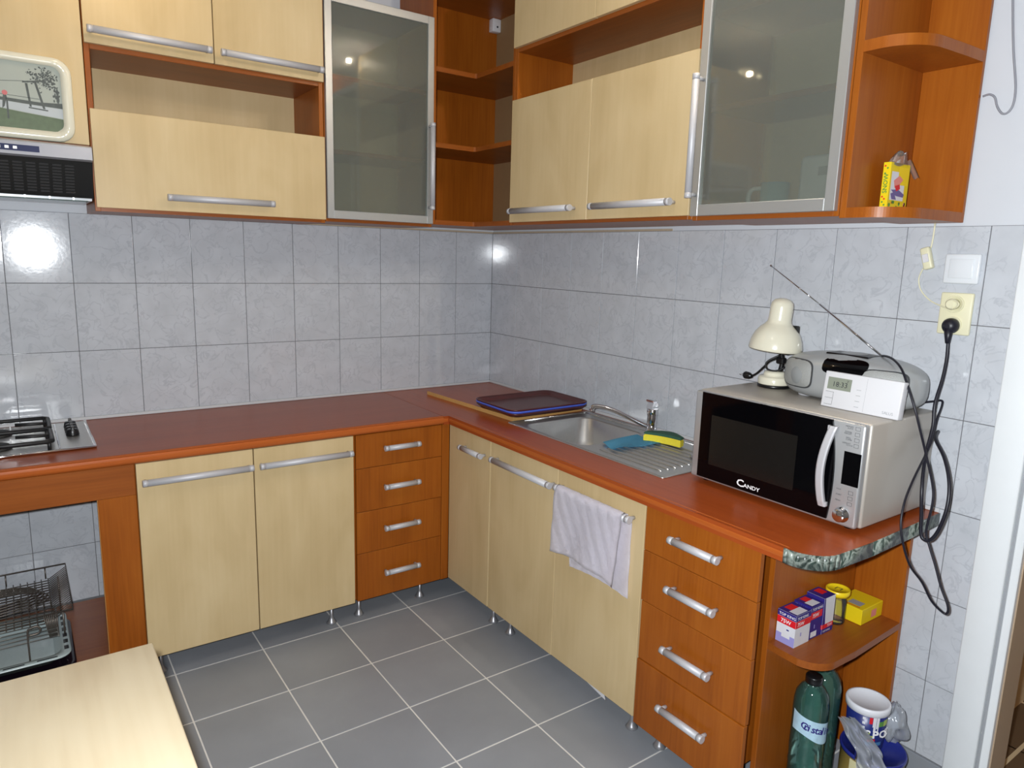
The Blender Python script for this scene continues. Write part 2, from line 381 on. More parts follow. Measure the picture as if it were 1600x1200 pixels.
for k, z0 in enumerate(rows):
    ht = TH; 
    if z0 < .09: ht = z0+TH-.09; z0 = .09
    for i in range(12):
        x1 = -.2314-TW*(i-1) if i else 0.0; x0 = -.2314-TW*i
        if k < 3 or x1 < -1.7:
            o = wtile(wb, 'x', x0, z0, x1-x0, ht)
            if k == 0 and i == 9: o.rotation_euler = (-.0097, 0, -.0272); o.location.y = -.0006      # a tile set a little crooked, it catches the flash
    for i in range(12):
        y1 = -.2365-TWR*(i-1) if i else 0.0; y0 = max(-.2365-TWR*i, -2.531)
        if (k < 3 or y1 < -1.99) and y1-y0 > .02: wtile(wr, 'y', y1, z0, y1-y0, ht)
bs = struct(G().box(-.006, -2.531, 0, .006, -.62, .088, b=.001).obj('baseboard_right', FTILE))
tt = struct(G().box(-.0, -.0, 1.6945, .006, -1.3, 1.703).box(-1.2, .0, 1.6945, 0, .006, 1.703).obj('trim_1', TANTRIM))
struct(G().box(-2.9, -.006, .8664, -.004, .004, .8792, b=.002).box(-.006, -2.42, .8664, .004, -.004, .8792, b=.002).obj('trim_2', plain('white_caulk', (196, 198, 200), .6)))
# door casing and rebate at the end of the right wall
dc = struct(G().box(-.022, -2.613, 0, .006, -2.533, 2.1, b=.004, seg=2).box(-.022, -3.72, 2.02, .006, -2.6135, 2.1, b=.004, seg=2).obj('door_1', PAINT2))
G().box(-.004, -2.622, 0, .006, -2.612, 2.02).obj('rebate', GREYGAP, dc)
G().box(-.012, -2.642, 0, .006, -2.6215, 2.02, b=.002).obj('door_stop', PAINT2, dc)
G().box(.006, -2.645, 0, .118, -2.6395, 2.1).obj('jamb', JAMB, dc)
cl = struct(G().box(-3.4, -4.2, CEIL, .13, .1, CEIL+.1).obj('ceiling', PAINT))
wl = struct(G().box(-3.5, -4.2, -.06, -3.4, .1, CEIL+.1).obj('wall_left', PAINT))
wf = struct(G().box(-3.5, -4.3, -.06, .13, -4.2, CEIL+.1).obj('wall_front', PAINT))
# hall beyond the doorway
hf = struct(G().box(.118, -4.2, -.06, 2.4, -2.484, -.0008).obj('floor', HGROUT))
hm = G().box(.006, .006, -.01, .324, .324, 0, b=.001).mesh('tile', HTILE)
for i in range(7):
    for j in range(5):
        if .10+.33*i > 2.2: continue
        o = bpy.data.objects.new('tile', hm); C.objects.link(o); o.parent = hf; o.location = (.118+.33*i-.02*(i > 0), -2.585-.33*j, 0)
hw = struct(G().box(.118, -2.484, -.06, 2.4, -2.40, 2.6).box(2.4, -4.2, -.06, 2.5, -2.4, 2.6).box(.118, -4.3, -.06, 2.5, -4.2, 2.6).box(.118, -4.3, 2.6, 2.5, -2.4, 2.7).obj('wall_hall', BEIGE))

# ---------------------------------------------------------------- upper cabinets
D, F = -.335, -.352           # carcass front, door face
UPG = 'upper wall cabinets'
# cabinet above the range hood
t = thing('wall_cabinet', 'pale birch wall cabinet directly above the range hood, framed picture on its door', 'cabinet', (-2.25, -.17, 1.91))
board(t, 'body', CHERRY, -2.62, D, 1.912, -1.9245, -.003, 2.72)
board(t, 'door', PALE, -2.615, F, 1.915, -1.926, D+.0005, 2.715)
# A: two top doors, open niche, lift-up flap
t = thing('wall_cabinet', 'birch and cherry wall cabinet with niche between two small top doors and wide flap', 'cabinet', (-1.5, -.17, 1.693))
a0, a1 = -1.922, -1.0765
board(t, 'side_panel', CHERRY, a0, D, 1.693, a0+.018, -.003, 2.72)
board(t, 'side_panel', CHERRY, a1-.018, D, 1.693, a1, -.003, 2.72)
g = G(); g.box(a0+.018, D, 1.694, a1-.018, -.003, 1.711); g.obj('bottom_panel', CHERRYX, t)
board(t, 'top_panel', CHERRYX, a0+.018, D, 2.702, a1-.018, -.003, 2.72)
board(t, 'shelf', CHERRYX, a0+.018, D, 2.238, a1-.018, -.02, 2.256)
board(t, 'shelf', CHERRYX, a0+.018, D+.02, 2.012, a1-.018, -.02, 2.030)
board(t, 'back_panel', PALE, a0+.018, -.026, 1.711, a1-.018, -.019, 2.702)
for x0, x1, ha, hb in ((-1.920, -1.5015, -1.912, -1.514), (-1.498, -1.0785, -1.482, -1.090)):
    d = board(t, 'door', PALE, x0, F, 2.254, x1, D+.0005, 2.715)
    handle(d, 'x', ha, hb, -.385, 2.292, F)
d = board(t, 'flap_door', PALE, -1.918, F, 1.706, -1.0785, D+.0005, 2.040)
handle(d, 'x', -1.692, -1.302, -.385, 1.754, F)
# aluminium-framed glass cabinets
def frame_door(t, ax, a, b, z0, z1, fw, hpos, hz):
    g = G(); bb = .035; tt_ = .033
    def bx(u0, w0, u1, w1):
        if ax == 'x': g.box(u0, F-.002, w0, u1, D+.0005, w1, b=.0015)
        else: g.box(F-.002, u0, w0, D+.0005, u1, w1, b=.0015)
    lo, hi = min(a, b), max(a, b)
    bx(lo, z0, lo+fw, z1); bx(hi-fw, z0, hi, z1); bx(lo+fw, z0, hi-fw, z0+bb); bx(lo+fw, z1-tt_, hi-fw, z1)
    d = g.obj('door', ALUF, t)
    g = G()
    if ax == 'x': g.box(lo+fw-.004, F+.005, z0+bb-.004, hi-fw+.004, F+.009, z1-tt_+.004)
    else: g.box(F+.005, lo+fw-.004, z0+bb-.004, F+.009, hi-fw+.004, z1-tt_+.004)
    g.obj('pane', FROST, d)
    handle(d, 'zx' if ax == 'x' else 'zy', hz[0], hz[1], -.388, hpos, F, r=.0115)
t = thing('glass_cabinet', 'aluminium framed frosted glass wall cabinet on the back wall, next to the open corner shelves', 'cabinet', (-.82, -.17, 1.70))
b0, b1 = -1.0745, -.565
board(t, 'side_panel', CHERRY, b0, D, 1.70, b0+.016, -.003, 2.605); board(t, 'side_panel', CHERRY, b1-.016, D, 1.70, b1, -.003, 2.605)
board(t, 'bottom_panel', CHERRYX, b0+.016, D, 1.70, b1-.016, -.003, 1.718); board(t, 'top_panel', CHERRYX, b0+.016, D, 2.587, b1-.016, -.003, 2.605)
board(t, 'shelf', CHERRYX, b0+.016, D+.03, 1.985, b1-.016, -.012, 2.003); board(t, 'shelf', CHERRYX, b0+.016, D+.03, 2.285, b1-.016, -.012, 2.303)
board(t, 'back_panel', PALE, b0+.016, -.012, 1.718, b1-.016, -.006, 2.587)
frame_door(t, 'x', -1.0715, -.568, 1.7125, 2.602, .030, -.590, (1.774, 2.152))
# open corner shelf unit
t = thing('corner_shelf', 'open cherry corner shelf unit hanging in the corner of the two walls', 'shelf', (-.3, -.3, 1.712))
board(t, 'side_panel', CHERRY, -.564, D, 1.712, -.546, -.003, 2.795)
board(t, 'side_panel', CHERRY, D, -.653, 1.712, -.003, -.635, 2.795)
Lp = [(-.546, -.012), (-.546, D), (-.342, D), (D, -.342), (D, -.635), (-.012, -.635), (-.012, -.012)]
G().prism(Lp, 1.712, 1.733).obj('bottom_panel', CHERRYX, t)
for z in (2.059, 2.387): G().prism(Lp, z, z+.021).obj('shelf', CHERRYX, t)
G().prism(Lp, 2.775, 2.795).obj('top_panel', CHERRYX, t)
board(t, 'back_panel', CHERRY, -.546, -.012, 1.712, -.003, -.003, 2.795); board(t, 'back_panel', plain('shade_darkened_back', (146, 116, 80), .7, noise=.05), -.012, -.635, 1.712, -.003, -.012, 2.795)  # right-wall back: shading inside the unit is put into its darker brown
g = G().box(-.062, -.052, 2.712, -.012, -.012, 2.775, b=.004, seg=2); g.cyl((-.0622, -.03, 2.73), (-.064, -.03, 2.73), .005, 10); g.cyl((-.035, -.0522, 2.735), (-.035, -.054, 2.735), .005, 10, m=1)
g.obj('hanging_bracket', [WHITEP, INK], t)
# C: double cabinet on the right wall
t = thing('wall_cabinet', 'birch double wall cabinet above the sink with open niche between its upper and lower doors', 'cabinet', (-.17, -1.17, 1.712))
c0, c1 = -1.690, -.655
board(t, 'side_panel', CHERRY, D, c1-.018, 1.712, -.003, c1, 2.75); board(t, 'side_panel', CHERRY, D, c0, 1.712, -.003, c0+.018, 2.75)
board(t, 'bottom_panel', CHERRYY, D, c0+.018, 1.712, -.003, c1-.018, 1.730); board(t, 'top_panel', CHERRYY, D, c0+.018, 2.732, -.003, c1-.018, 2.75)
board(t, 'shelf', CHERRYY, D, c0+.018, 2.434, -.02, c1-.018, 2.452); board(t, 'shelf', CHERRYY, D+.02, c0+.018, 2.208, -.02, c1-.018, 2.226)
board(t, 'back_panel', PALE, -.032, c0+.018, 1.73, -.024, c1-.018, 2.732)
for y0, y1, ha, hb in ((-1.1785, -.660, -.700, -1.119), (-1.688, -1.1815, -1.232, -1.635)):
    d = board(t, 'door', PALE, F, y0, 1.724, D+.0005, y1, 2.238); handle(d, 'y', ha, hb, -.385, 1.769, F)
    d = board(t, 'door', PALE, F, y0, 2.450, D+.0005, y1, 2.742)
# D: second glass cabinet
t = thing('glass_cabinet', 'aluminium framed frosted glass wall cabinet on the right wall with a mug inside', 'cabinet', (-.17, -1.95, 1.708))
board(t, 'side_panel', CHERRY, D, -1.7105, 1.708, -.003, -1.6925, 2.605); board(t, 'side_panel', CHERRY, D, -2.201, 1.708, -.003, -2.185, 2.605)
board(t, 'bottom_panel', CHERRYY, D, -2.185, 1.708, -.003, -1.7105, 1.726); board(t, 'top_panel', CHERRYY, D, -2.185, 2.587, -.003, -1.7105, 2.605)
board(t, 'shelf', CHERRYY, D+.03, -2.185, 2.048, -.012, -1.7105, 2.066); board(t, 'shelf', CHERRYY, D+.03, -2.185, 2.33, -.012, -1.7105, 2.348)
board(t, 'back_panel', PALE, -.012, -2.185, 1.726, -.006, -1.7105, 2.587)
frame_door(t, 'y', -1.695, -2.197, 1.7215, 2.602, .031, -1.713, (1.776, 2.153))
m_ = thing('mug', 'pale blue mug behind the frosted glass of the right wall cabinet', 'mug', (-.235, -1.925, 1.7262))
G().lathe([(.0, .003), (.033, .003), (.036, .0), (.042, .012), (.043, .095), (.040, .095), (.039, .014), (0, .012)], (-.235, -1.925, 1.7262), n=24).obj('body', TEALM, m_)
G().tube([(-.262, -1.893, 1.805), (-.278, -1.873, 1.80), (-.284, -1.866, 1.775), (-.278, -1.873, 1.748), (-.262, -1.893, 1.745)], .0065, sub=4).obj('handle', WHITEP, m_)
b_ = thing('canister', 'white box shaped canister behind the frosted glass beside the mug', 'canister', (-.26, -2.12, 1.7262))
G().box(-.322, -2.180, 1.7262, -.20, -2.058, 1.880, b=.014, seg=3).obj('body', WHITEP, b_)
G().box(-.3227, -2.150, 1.822, -.3217, -2.120, 1.846).obj('label_patch', GREYINK, b_)
# E: open rounded end shelf
t = thing('end_shelf', 'open cherry end shelf with rounded shelves hanging beside the right glass cabinet', 'shelf', (-.17, -2.29, 1.703))
e0 = -2.203
board(t, 'side_panel', CHERRY, D, e0-.018, 1.703, -.003, e0, 2.75)
board(t, 'back_panel', CHERRY, -.017, -2.376, 1.703, -.003, e0-.018, 2.75)
def eshelf(xf, z0, z1, name, under=False):
    P = [(-.017, e0-.018), (xf, e0-.018)]
    for k in range(25):
        a = math.radians(180 + 90*k/24); P.append((xf+.115+.115*math.cos(a), -2.262+.105*math.sin(a)))
    P += [(-.10, -2.374), (-.017, -2.376)]
    G().prism(P, z0, z1).obj(name, CHERRY, t)
eshelf(D, 1.703, 1.730, 'bottom_panel'); eshelf(D, 2.122, 2.150, 'shelf'); eshelf(D, 2.54, 2.566, 'shelf')

# ---------------------------------------------------------------- range hood and picture
t = thing('range_hood', 'black and chrome range hood under the birch cabinet with the picture', 'range hood', (-2.25, -.2, 1.72))
G().prism([(-.40, 1.855), (-.405, 1.905), (-.003, 1.908), (-.003, 1.735), (-.345, 1.735)], -2.56, -1.9255, 'x').obj('body', HOODB, t)
G().prism([(-.4055, 1.853), (-.4225, 1.858), (-.418, 1.899), (-.4055, 1.905)], -2.56, -1.9265, 'x').obj('front_strip', plain('hood_strip', (176, 178, 186), .28, metal=.35), t)
g = G(); o_ = (-2.33, -.4215, 1.868); ru = (Vector((0, .0045, .041))).normalized()
g.quad(o_, X, ru, 0, 0, .253, .020, 0, .0008); g.obj('control_panel', plain('control_blue', (40, 48, 86), .3), t)
for k in range(4): G().box(-2.215+.022*k, -.4235, 1.873, -2.203+.022*k, -.4195, 1.883, b=.001).obj('button', SILVER, t)
# grille: slanted face with rows of raised ribs
g = G(); p0 = Vector((0, -.3995, 1.849)); p1 = Vector((0, -.3465, 1.737)); dn = (p1-p0).normalized(); nrm = Vector((0, -1, 0)) - dn*Vector((0, -1, 0)).dot(dn); nrm.normalize()
for c in range(16):
    x0 = -2.555+.0365*c
    for k in range(10):
        a = p0+dn*(.012+.0105*k)
        q = [a, a+dn*.0045]
        bm = bmesh.new(); V = [bm.verts.new(Vector((x, 0, 0))+q[i]+nrm*h) for x in (x0, x0+.026) for i in (0, 1) for h in (0, .0025)]
        for f in ((1, 3, 7, 5), (0, 1, 5, 4), (2, 6, 7, 3), (0, 2, 3, 1), (4, 5, 7, 6)): bm.faces.new([V[i] for i in f])
        g.add(bm, 0, False)
o = g.obj('filter_grille', plain('grille_grey', (46, 46, 47), .45), t, recalc=True); o['kind'] = 'stuff'
G().box(-2.56, -.36, 1.7215, -1.945, -.18, 1.7255).obj('visor', VISOR, t)
for k in range(9): G().box(-2.55+.07*k, -.352, 1.7256, -2.544+.07*k, -.30, 1.7348).obj('visor_rib', SILVER, t)
G().box(-2.555, -.335, 1.7262, -1.93, -.005, 1.7345).obj('underside', WHITEG, t)
p = thing('picture', 'rounded cream framed landscape print hanging on the cabinet door above the range hood', 'picture', (-2.2, -.36, 1.914))
ol = rrect(-2.42, 1.9145, -1.966, 2.183, .05); il = rrect(-2.392, 1.944, -1.996, 2.156, .028)
g = G(); N = len(ol)
V = [[g.bm.verts.new((a, y, b)) for a, b in L] for L, y in ((ol, F-.0004), (ol, -.364), ([(x*.985+.015*-2.19, z*.985+.015*2.05) for x, z in ol], -.372), ([(x*.985+.015*-2.19, z*.985+.015*2.05) for x, z in il], -.372), (il, -.362))]
for A, B in zip(V, V[1:]):
    for i in range(N):
        f = g.bm.faces.new((A[i], A[(i+1) % N], B[(i+1) % N], B[i])); f.smooth = True
g.obj('frame', CREAM, p, recalc=True)
g = G(); g.prism(il, F-.0006, -.3615, 'y', m=0)
o_ = (-2.392, -.3615, 1.944); R_, U_ = X, Z        # print drawn as flat coloured areas
def pq(pts, m, e=.0005): g.poly(o_, R_, U_, pts, m, e)
pq([(.03, .002), (.372, .002), (.394, .02), (.394, .045), (.28, .055), (.16, .068), (.002, .085), (.002, .02)], 2)
pq([(.002, .087), (.16, .070), (.28, .057), (.394, .047), (.394, .078), (.28, .082), (.002, .098)], 3, .0005)
pq([(.002, .099), (.10, .094), (.28, .083), (.394, .079), (.394, .096), (.33, .092), (.28, .094), (.16, .098), (.12, .106), (.002, .106)], 1)
random.seed(3)
for k in range(260):
    cx, cy = .352+random.gauss(0, .022), .170+random.gauss(0, .016); r = random.uniform(.0012, .005)
    if cx+r > .388 or cy+r > .208 or (cx > .37 and cy > .185): continue
    pq([(cx+r*random.uniform(.4, 1)*math.cos(a*.9), cy+r*random.uniform(.4, 1)*math.sin(a*.9)) for a in range(7)], 1, .0006+.000002*k)
for k in range(40):
    cx, cy = .380+random.gauss(0, .004), .118+random.gauss(0, .012); r = random.uniform(.003, .006)
    pq([(min(.393, cx+.5*r*math.cos(a*.9)), cy+r*math.sin(a*.9)) for a in range(7)], 1, .0006+.00001*k)
pq([(.293, .148), (.30, .148), (.307, .075), (.301, .075)], 1, .0008); pq([(.318, .155), (.325, .155), (.345, .072), (.338, .072)], 1, .0008)
pq([(.286, .148), (.345, .158), (.345, .163), (.286, .153)], 1, .0009); pq([(.298, .07), (.352, .066), (.352, .070), (.298, .074)], 1, .0009)
pq([(.15, .135), (.29, .153), (.29, .1545), (.15, .1365)], 1, .0008)
pq([(.20, .105), (.33, .101), (.33, .1025), (.20, .1065)], 1, .0008)
pq([(.226, .06), (.233, .068), (.241, .098), (.238, .108), (.232, .108), (.229, .09)], 1, .0009); pq([(.238, .03), (.243, .03), (.243, .095), (.238, .095)], 1, .0009)
pq([(.236+.008*math.cos(a*PI/4), .110+.008*math.sin(a*PI/4)) for a in range(8)], 4, .001)
g.obj('print', [SKYP, PDARK, PGRASS, PRIVER, plain('faded_red', (196, 104, 104), .5)], p)

# ---------------------------------------------------------------- worktops
t = thing('worktop', 'red-brown laminate worktop along the back wall carrying the gas hob', 'worktop', (-1.7, -.32, .828))
def nosed(fx, z0, z1, r=.016, n=6):
    P = []
    for k in range(n+1):
        a = math.radians(90*k/n); P.append((fx + r - r*math.sin(a), z1 - r + r*math.cos(a)))
    for k in range(n+1):
        a = math.radians(90*k/n); P.append((fx + r - r*math.cos(a), z0 + r - r*math.sin(a)))
    return P
pf = nosed(-.636, .828, .866) + [(-.001, .828), (-.001, .866)]
o = G().prism(pf, -2.9, -.6630, 'x').obj('slab', [TOPX], t)
for f in o.data.polygons: f.use_smooth = len(f.vertices) == 4 and abs(f.normal.z) < .99
o = G().prism([(-.6362, .862)]+[(a-.0006, b) for a, b in nosed(-.636, .828, .8665)][1:-1]+[(-.61, .8274), (-.61, .829), (-.63, .84), (-.63, .855)], -2.9, -.64, 'x').obj('nosing', NOSE, t)
t2 = thing('worktop', 'red-brown laminate worktop along the right wall with green marbled end edge, sink set into it', 'worktop', (-.32, -1.4, .828))
pl = [(-.001, -.001), (-.6605, -.001), (-.6605, -.636), (-.636, -.636), (-.636, -2.335)]
ec = []
for k in range(9):
    a = math.radians(180+90*k/8); ec.append((-.546+.09*math.cos(a), -2.34+.09*math.sin(a)))
pl += ec + [(-.40, -2.434), (-.20, -2.428), (-.001, -2.422)]
# hole for the sink bowl is left open so the bowl can hang through the slab
HB = (-.462, -1.345, -.088, -.935)
g = G(); bm = bmesh.new(); outer = [bm.verts.new((x, y, .866)) for x, y in pl]; inner = [bm.verts.new((x, y, .866)) for x, y in rrect(*[HB[0], HB[1], HB[2], HB[3]], .06)]
eo = [bm.edges.new((outer[i], outer[(i+1) % len(outer)])) for i in range(len(outer))]; ei = [bm.edges.new((inner[i], inner[(i+1) % len(inner)])) for i in range(len(inner))]
bmesh.ops.triangle_fill(bm, use_beauty=True, edges=eo+ei)
r = bmesh.ops.extrude_face_region(bm, geom=bm.faces[:]); bmesh.ops.translate(bm, verts=[v for v in r['geom'] if isinstance(v, bmesh.types.BMVert)], vec=(0, 0, -.038))
bmesh.ops.recalc_face_normals(bm, faces=bm.faces[:]); g.add(bm, 0, False); g.obj('slab', TOPY, t2)
o = G().prism([(a-.0006, b) for a, b in nosed(-.636, .828, .8665)]+[(-.62, .8274), (-.62, .8668)], -2.335, -.624, 'y').obj('nosing', wood('worktop_nosing_y', (150, 72, 26), (172, 88, 36), (184, 100, 46), 1, rough=.28, s1=6, s2=90, contrast=.7), t2)
g = G(); pth = [(-.636, -2.33)] + ec + [(-.40, -2.434), (-.20, -2.428), (-.002, -2.422)]
for (ax, ay), (bx_, by) in zip(pth, pth[1:]):
    d = Vector((bx_-ax, by-ay, 0)).normalized(); n_ = Vector((d.y, -d.x, 0))*-.0016
    if n_.dot(Vector((ax+.3, ay+2.0, 0))) < 0: n_ = -n_
    q = [Vector((ax, ay, .8275))+n_, Vector((bx_, by, .8275))+n_, Vector((bx_, by, .8664))+n_, Vector((ax, ay, .8664))+n_]
    bm = bmesh.new(); V = [bm.verts.new(v) for v in q] + [bm.verts.new(v-n_*2) for v in q]
    for f in ((0, 1, 2, 3), (3, 2, 6, 7), (1, 0, 4, 5), (0, 3, 7, 4), (2, 1, 5, 6)): bm.faces.new([V[i] for i in f])
    g.add(bm, 0, True)
g.obj('marble_edging', GREENM, t2, recalc=True)

# ---------------------------------------------------------------- base cabinets
YF, YB = -.622, -.604
def foot(par, x, y, z1=.09):
    return G().lathe([(.021, 0), (.022, .003), (.017, .010), (.011, .022), (.0072, .030), (.0072, z1)], (x, y, 0), n=16).obj('leg', FOOTM, par)
# housing with the empty oven niche under the hob
t = thing('oven_housing', 'cherry oven housing under the hob, its oven opening empty', 'oven housing', (-2.35, -.3, .05))
board(t, 'apron', CHERRYX, -2.86, YF, .716, -1.889, YB, .8275)
board(t, 'stile', CHERRY, -2.006, YF, .07, -1.889, YB, .7155)
board(t, 'stile', CHERRY, -2.86, YF, .07, -2.70, YB, .7155)
G().box(-2.0082, YF, .07, -2.0062, YB, .7155).obj('raw_edge', RAWEDGE, t)
board(t, 'side_panel', CHERRY, -1.908, YB+.0005, .07, -1.890, -.02, .8275)
board(t, 'side_panel', CHERRY, -2.86, YB+.0005, .07, -2.842, -.02, .8275)
board(t, 'bottom_shelf', CHERRYX, -2.842, YB+.0005, .070, -1.909, -.012, .088)
for x in (-2.8, -1.95):
    for y in (-.54, -.1): foot(t, x, y, .0698)
# two-door base cabinet
t = thing('base_cabinet', 'birch two-door base cabinet under the back worktop beside the oven housing', 'cabinet', (-1.48, -.3, .08))
board(t, 'side_panel', CHERRY, -1.8865, YB, .086, -1.8685, -.02, .8275); board(t, 'side_panel', CHERRY, -1.096, YB, .086, -1.078, -.02, .8275)
board(t, 'bottom_panel', CHERRYX, -1.8685, YB, .086, -1.096, -.02, .104); board(t, 'back_panel', CHERRY, -1.8685, -.03, .104, -1.096, -.02, .8275)
for x0, x1, ha, hb in ((-1.885, -1.4885, -1.871, -1.494), (-1.4845, -1.0835, -1.470, -1.097)):
    d = board(t, 'door', PALE, x0, YF-.004, .083, x1, YB-.0005, .8265); handle(d, 'x', ha, hb, -.655, .761, YF-.004)
for x, y in ((-1.176, -.585), (-1.842, -.585), (-1.176, -.1), (-1.842, -.1)): foot(t, x, y, .0858)
# four-drawer unit in the corner
t = thing('drawer_unit', 'cherry unit of four drawers in the inner corner under the back worktop', 'drawer unit', (-.87, -.3, .08))
board(t, 'side_panel', CHERRY, -1.0775, YB, .086, -1.060, -.02, .8275); board(t, 'side_panel', CHERRY, -.674, YB, .086, -.656, -.02, .8275)
board(t, 'bottom_panel', CHERRYX, -1.060, YB, .086, -.674, -.02, .104); board(t, 'back_panel', CHERRY, -1.060, -.03, .104, -.674, -.02, .8275)
board(t, 'filler', CHERRY, -.660, YF, .082, -.622, YB-.0005, .8265)
zs = [.083, .300, .487, .679, .8265]
for k, hz in enumerate((.198, .403, .589, .761)):
    d = board(t, 'drawer', CHERRY, -1.071, YF, zs[k]+.001, -.6625, YB-.0005, zs[k+1]-.001); handle(d, 'x', -.953, -.785, -.652, hz, YF, r=.0115)
for x, y in ((-1.049, -.58), (-.743, -.57), (-1.02, -.1)): foot(t, x, y, .0858)
# right run: narrow corner door, sink cabinet with two doors
XF, XB = -.622, -.604
t = thing('corner_cabinet', 'narrow birch single-door base cabinet at the inner corner under the right worktop', 'cabinet', (-.3, -.8, .08))
board(t, 'side_panel', CHERRY, XB, -.9715, .09, -.02, -.9535, .705); board(t, 'side_panel', CHERRY, XB, -.655, .09, -.05, -.637, .8275)
board(t, 'bottom_panel', CHERRYY, XB, -.9535, .09, -.02, -.655, .108)
d = board(t, 'door', PALE, XF-.002, -.9605, .087, XB-.0005, -.6265, .8265); handle(d, 'y', -.756, -.931, -.652, .753, XF-.002, r=.0115)
foot(t, -.58, -.949, .0898); foot(t, -.1, -.9, .0898)
t = thing('sink_cabinet', 'birch two-door base cabinet below the sink, a towel on its right-hand door', 'cabinet', (-.3, -1.4, .08))
board(t, 'side_panel', CHERRY, XB, -.9905, .09, -.02, -.972, .705); board(t, 'side_panel', CHERRY, XB, -1.8405, .09, -.02, -1.8225, .8275)
board(t, 'bottom_panel', CHERRYY, XB, -1.8225, .09, -.02, -.9905, .108)
d = board(t, 'door', PALE, XF, -1.4025, .086, XB-.0005, -.9635, .8265); handle(d, 'y', -1.004, -1.394, -.652, .761, XF)
d = board(t, 'door', PALE, XF, -1.838, .088, XB-.0005, -1.4055, .8265); handle(d, 'y', -1.424, -1.802, -.652, .766, XF)
G().prism([(-1.56, .0879), (-1.69, .0879), (-1.70, .066), (-1.692, .066)], -.6135, -.6125, 'x').obj('peeled_edge_strip', WHITEP, d)
for x, y in ((-.573, -1.067), (-.571, -1.791), (-.1, -1.1), (-.1, -1.75)): foot(t, x, y, .0898)
# four-drawer unit near the microwave
t = thing('drawer_unit', 'cherry unit of four drawers under the microwave end of the right worktop', 'drawer unit', (-.3, -2.0, .08))
board(t, 'side_panel', CHERRY, XB, -1.8595, .08, -.02, -1.841, .8275); board(t, 'side_panel', CHERRY, -.585, -2.179, .08, -.02, -2.161, .8275)
board(t, 'bottom_panel', CHERRYY, -.585, -2.161, .08, -.02, -1.8595, .098); board(t, 'back_panel', CHERRY, -.03, -2.161, .098, -.02, -1.8595, .8275)
zs = [.075, .308, .508, .678, .8265]
for k, hz in enumerate((.209, .407, .604, .762)):
    yl = -1.842 if k > 1 else -1.846
    d = board(t, 'drawer', CHERRY, XF-(.004 if k < 1 else 0), -2.258, zs[k]+.001, XB-.0005-(.004 if k < 1 else 0), yl, zs[k+1]-.001); handle(d, 'y', -1.967, -2.146, -.654, hz, XF, r=.0115)
for x, y in ((-.563, -1.911), (-.1, -1.9), (-.52, -2.14)): foot(t, x, y, .0798)
# open end shelf unit
t = thing('end_shelf', 'open cherry end shelf unit with one rounded shelf under the green worktop end', 'shelf', (-.24, -2.29, .0))
board(t, 'side_panel', CHERRY, -.475, -2.208, .0, -.003-.015, -2.1905, .8275)
board(t, 'back_panel', CHERRY, -.025, -2.362, .0, -.0065, -2.2085, .8275)
P = [(-.0255, -2.2085), (-.474, -2.2085), (-.478, -2.26)]
for k in range(21):
    a = math.radians(190+80*k/20); P.append((-.40+.08*math.cos(a), -2.292+.082*math.sin(a)))
P += [(-.30, -2.376), (-.0255, -2.364)]
G().prism(P, .473, .4945).obj('shelf', CHERRYX, t)

# ---------------------------------------------------------------- hob
t = thing('gas_hob', 'stainless steel gas hob set into the back worktop below the range hood', 'hob', (-2.26, -.25, .866))
g = G(); g.box(-2.535, -.487, .8664, -1.986, -.03, .8705, b=.002); g.obj('plate', STEEL, t)
G().tube([(-2.53, -.485, .8715), (-1.989, -.485, .8715), (-1.989, -.034, .8715)], .0055, n=8).obj('rim', CHROME, t)
G().box(-2.098, -.46, .8705, -2.092, -.06, .8745, b=.0015).obj('divider_ridge', CHROME, t)
for k, y in enumerate((-.135, -.18, -.225, -.27)):
    g = G().lathe([(.021, .0), (.022, .004), (.019, .02), (.017, .024), (0, .025)], (-2.045, y, .8708), n=20); g.box(-2.050, y-.019, .89, -2.040, y+.019, .906, b=.002)
    g.obj('knob', BLACK, t)
for y0, y1 in ((-.47, -.268), (-.262, -.06)):
    g = G(); z = .902
    g.tube([(-2.44, y0, z), (-2.13, y0, z), (-2.115, y0+.015, z), (-2.115, y1-.015, z), (-2.13, y1, z), (-2.44, y1, z)], .0075, n=8, closed=True)
    ym = (y0+y1)/2
    g.tube([(-2.44, ym, z), (-2.33, ym, z+.004)], .006); g.tube([(-2.115, ym, z), (-2.22, ym, z+.004)], .006)
    g.tube([(-2.275, y0, z-.002), (-2.275, y0+.06, z+.008)], .006); g.tube([(-2.275, y1, z-.002), (-2.275, y1-.06, z+.008)], .006)
    for x, y in ((-2.125, y0+.012), (-2.125, y1-.012), (-2.43, y0+.012), (-2.43, y1-.012)): g.cyl((x, y, .8706), (x, y, z), .006, 10)
    g.obj('pan_support', IRON, t)
    g = G().lathe([(.045, 0), (.045, .006), (.036, .010), (.036, .016), (0, .018)], (-2.275, ym, .8707), n=24); g.obj('burner', IRON, t)
    G().cyl((-2.235, ym+.035, .8707), (-2.235, ym+.035, .895), .003, 8).obj('igniter', WHITEP, t)

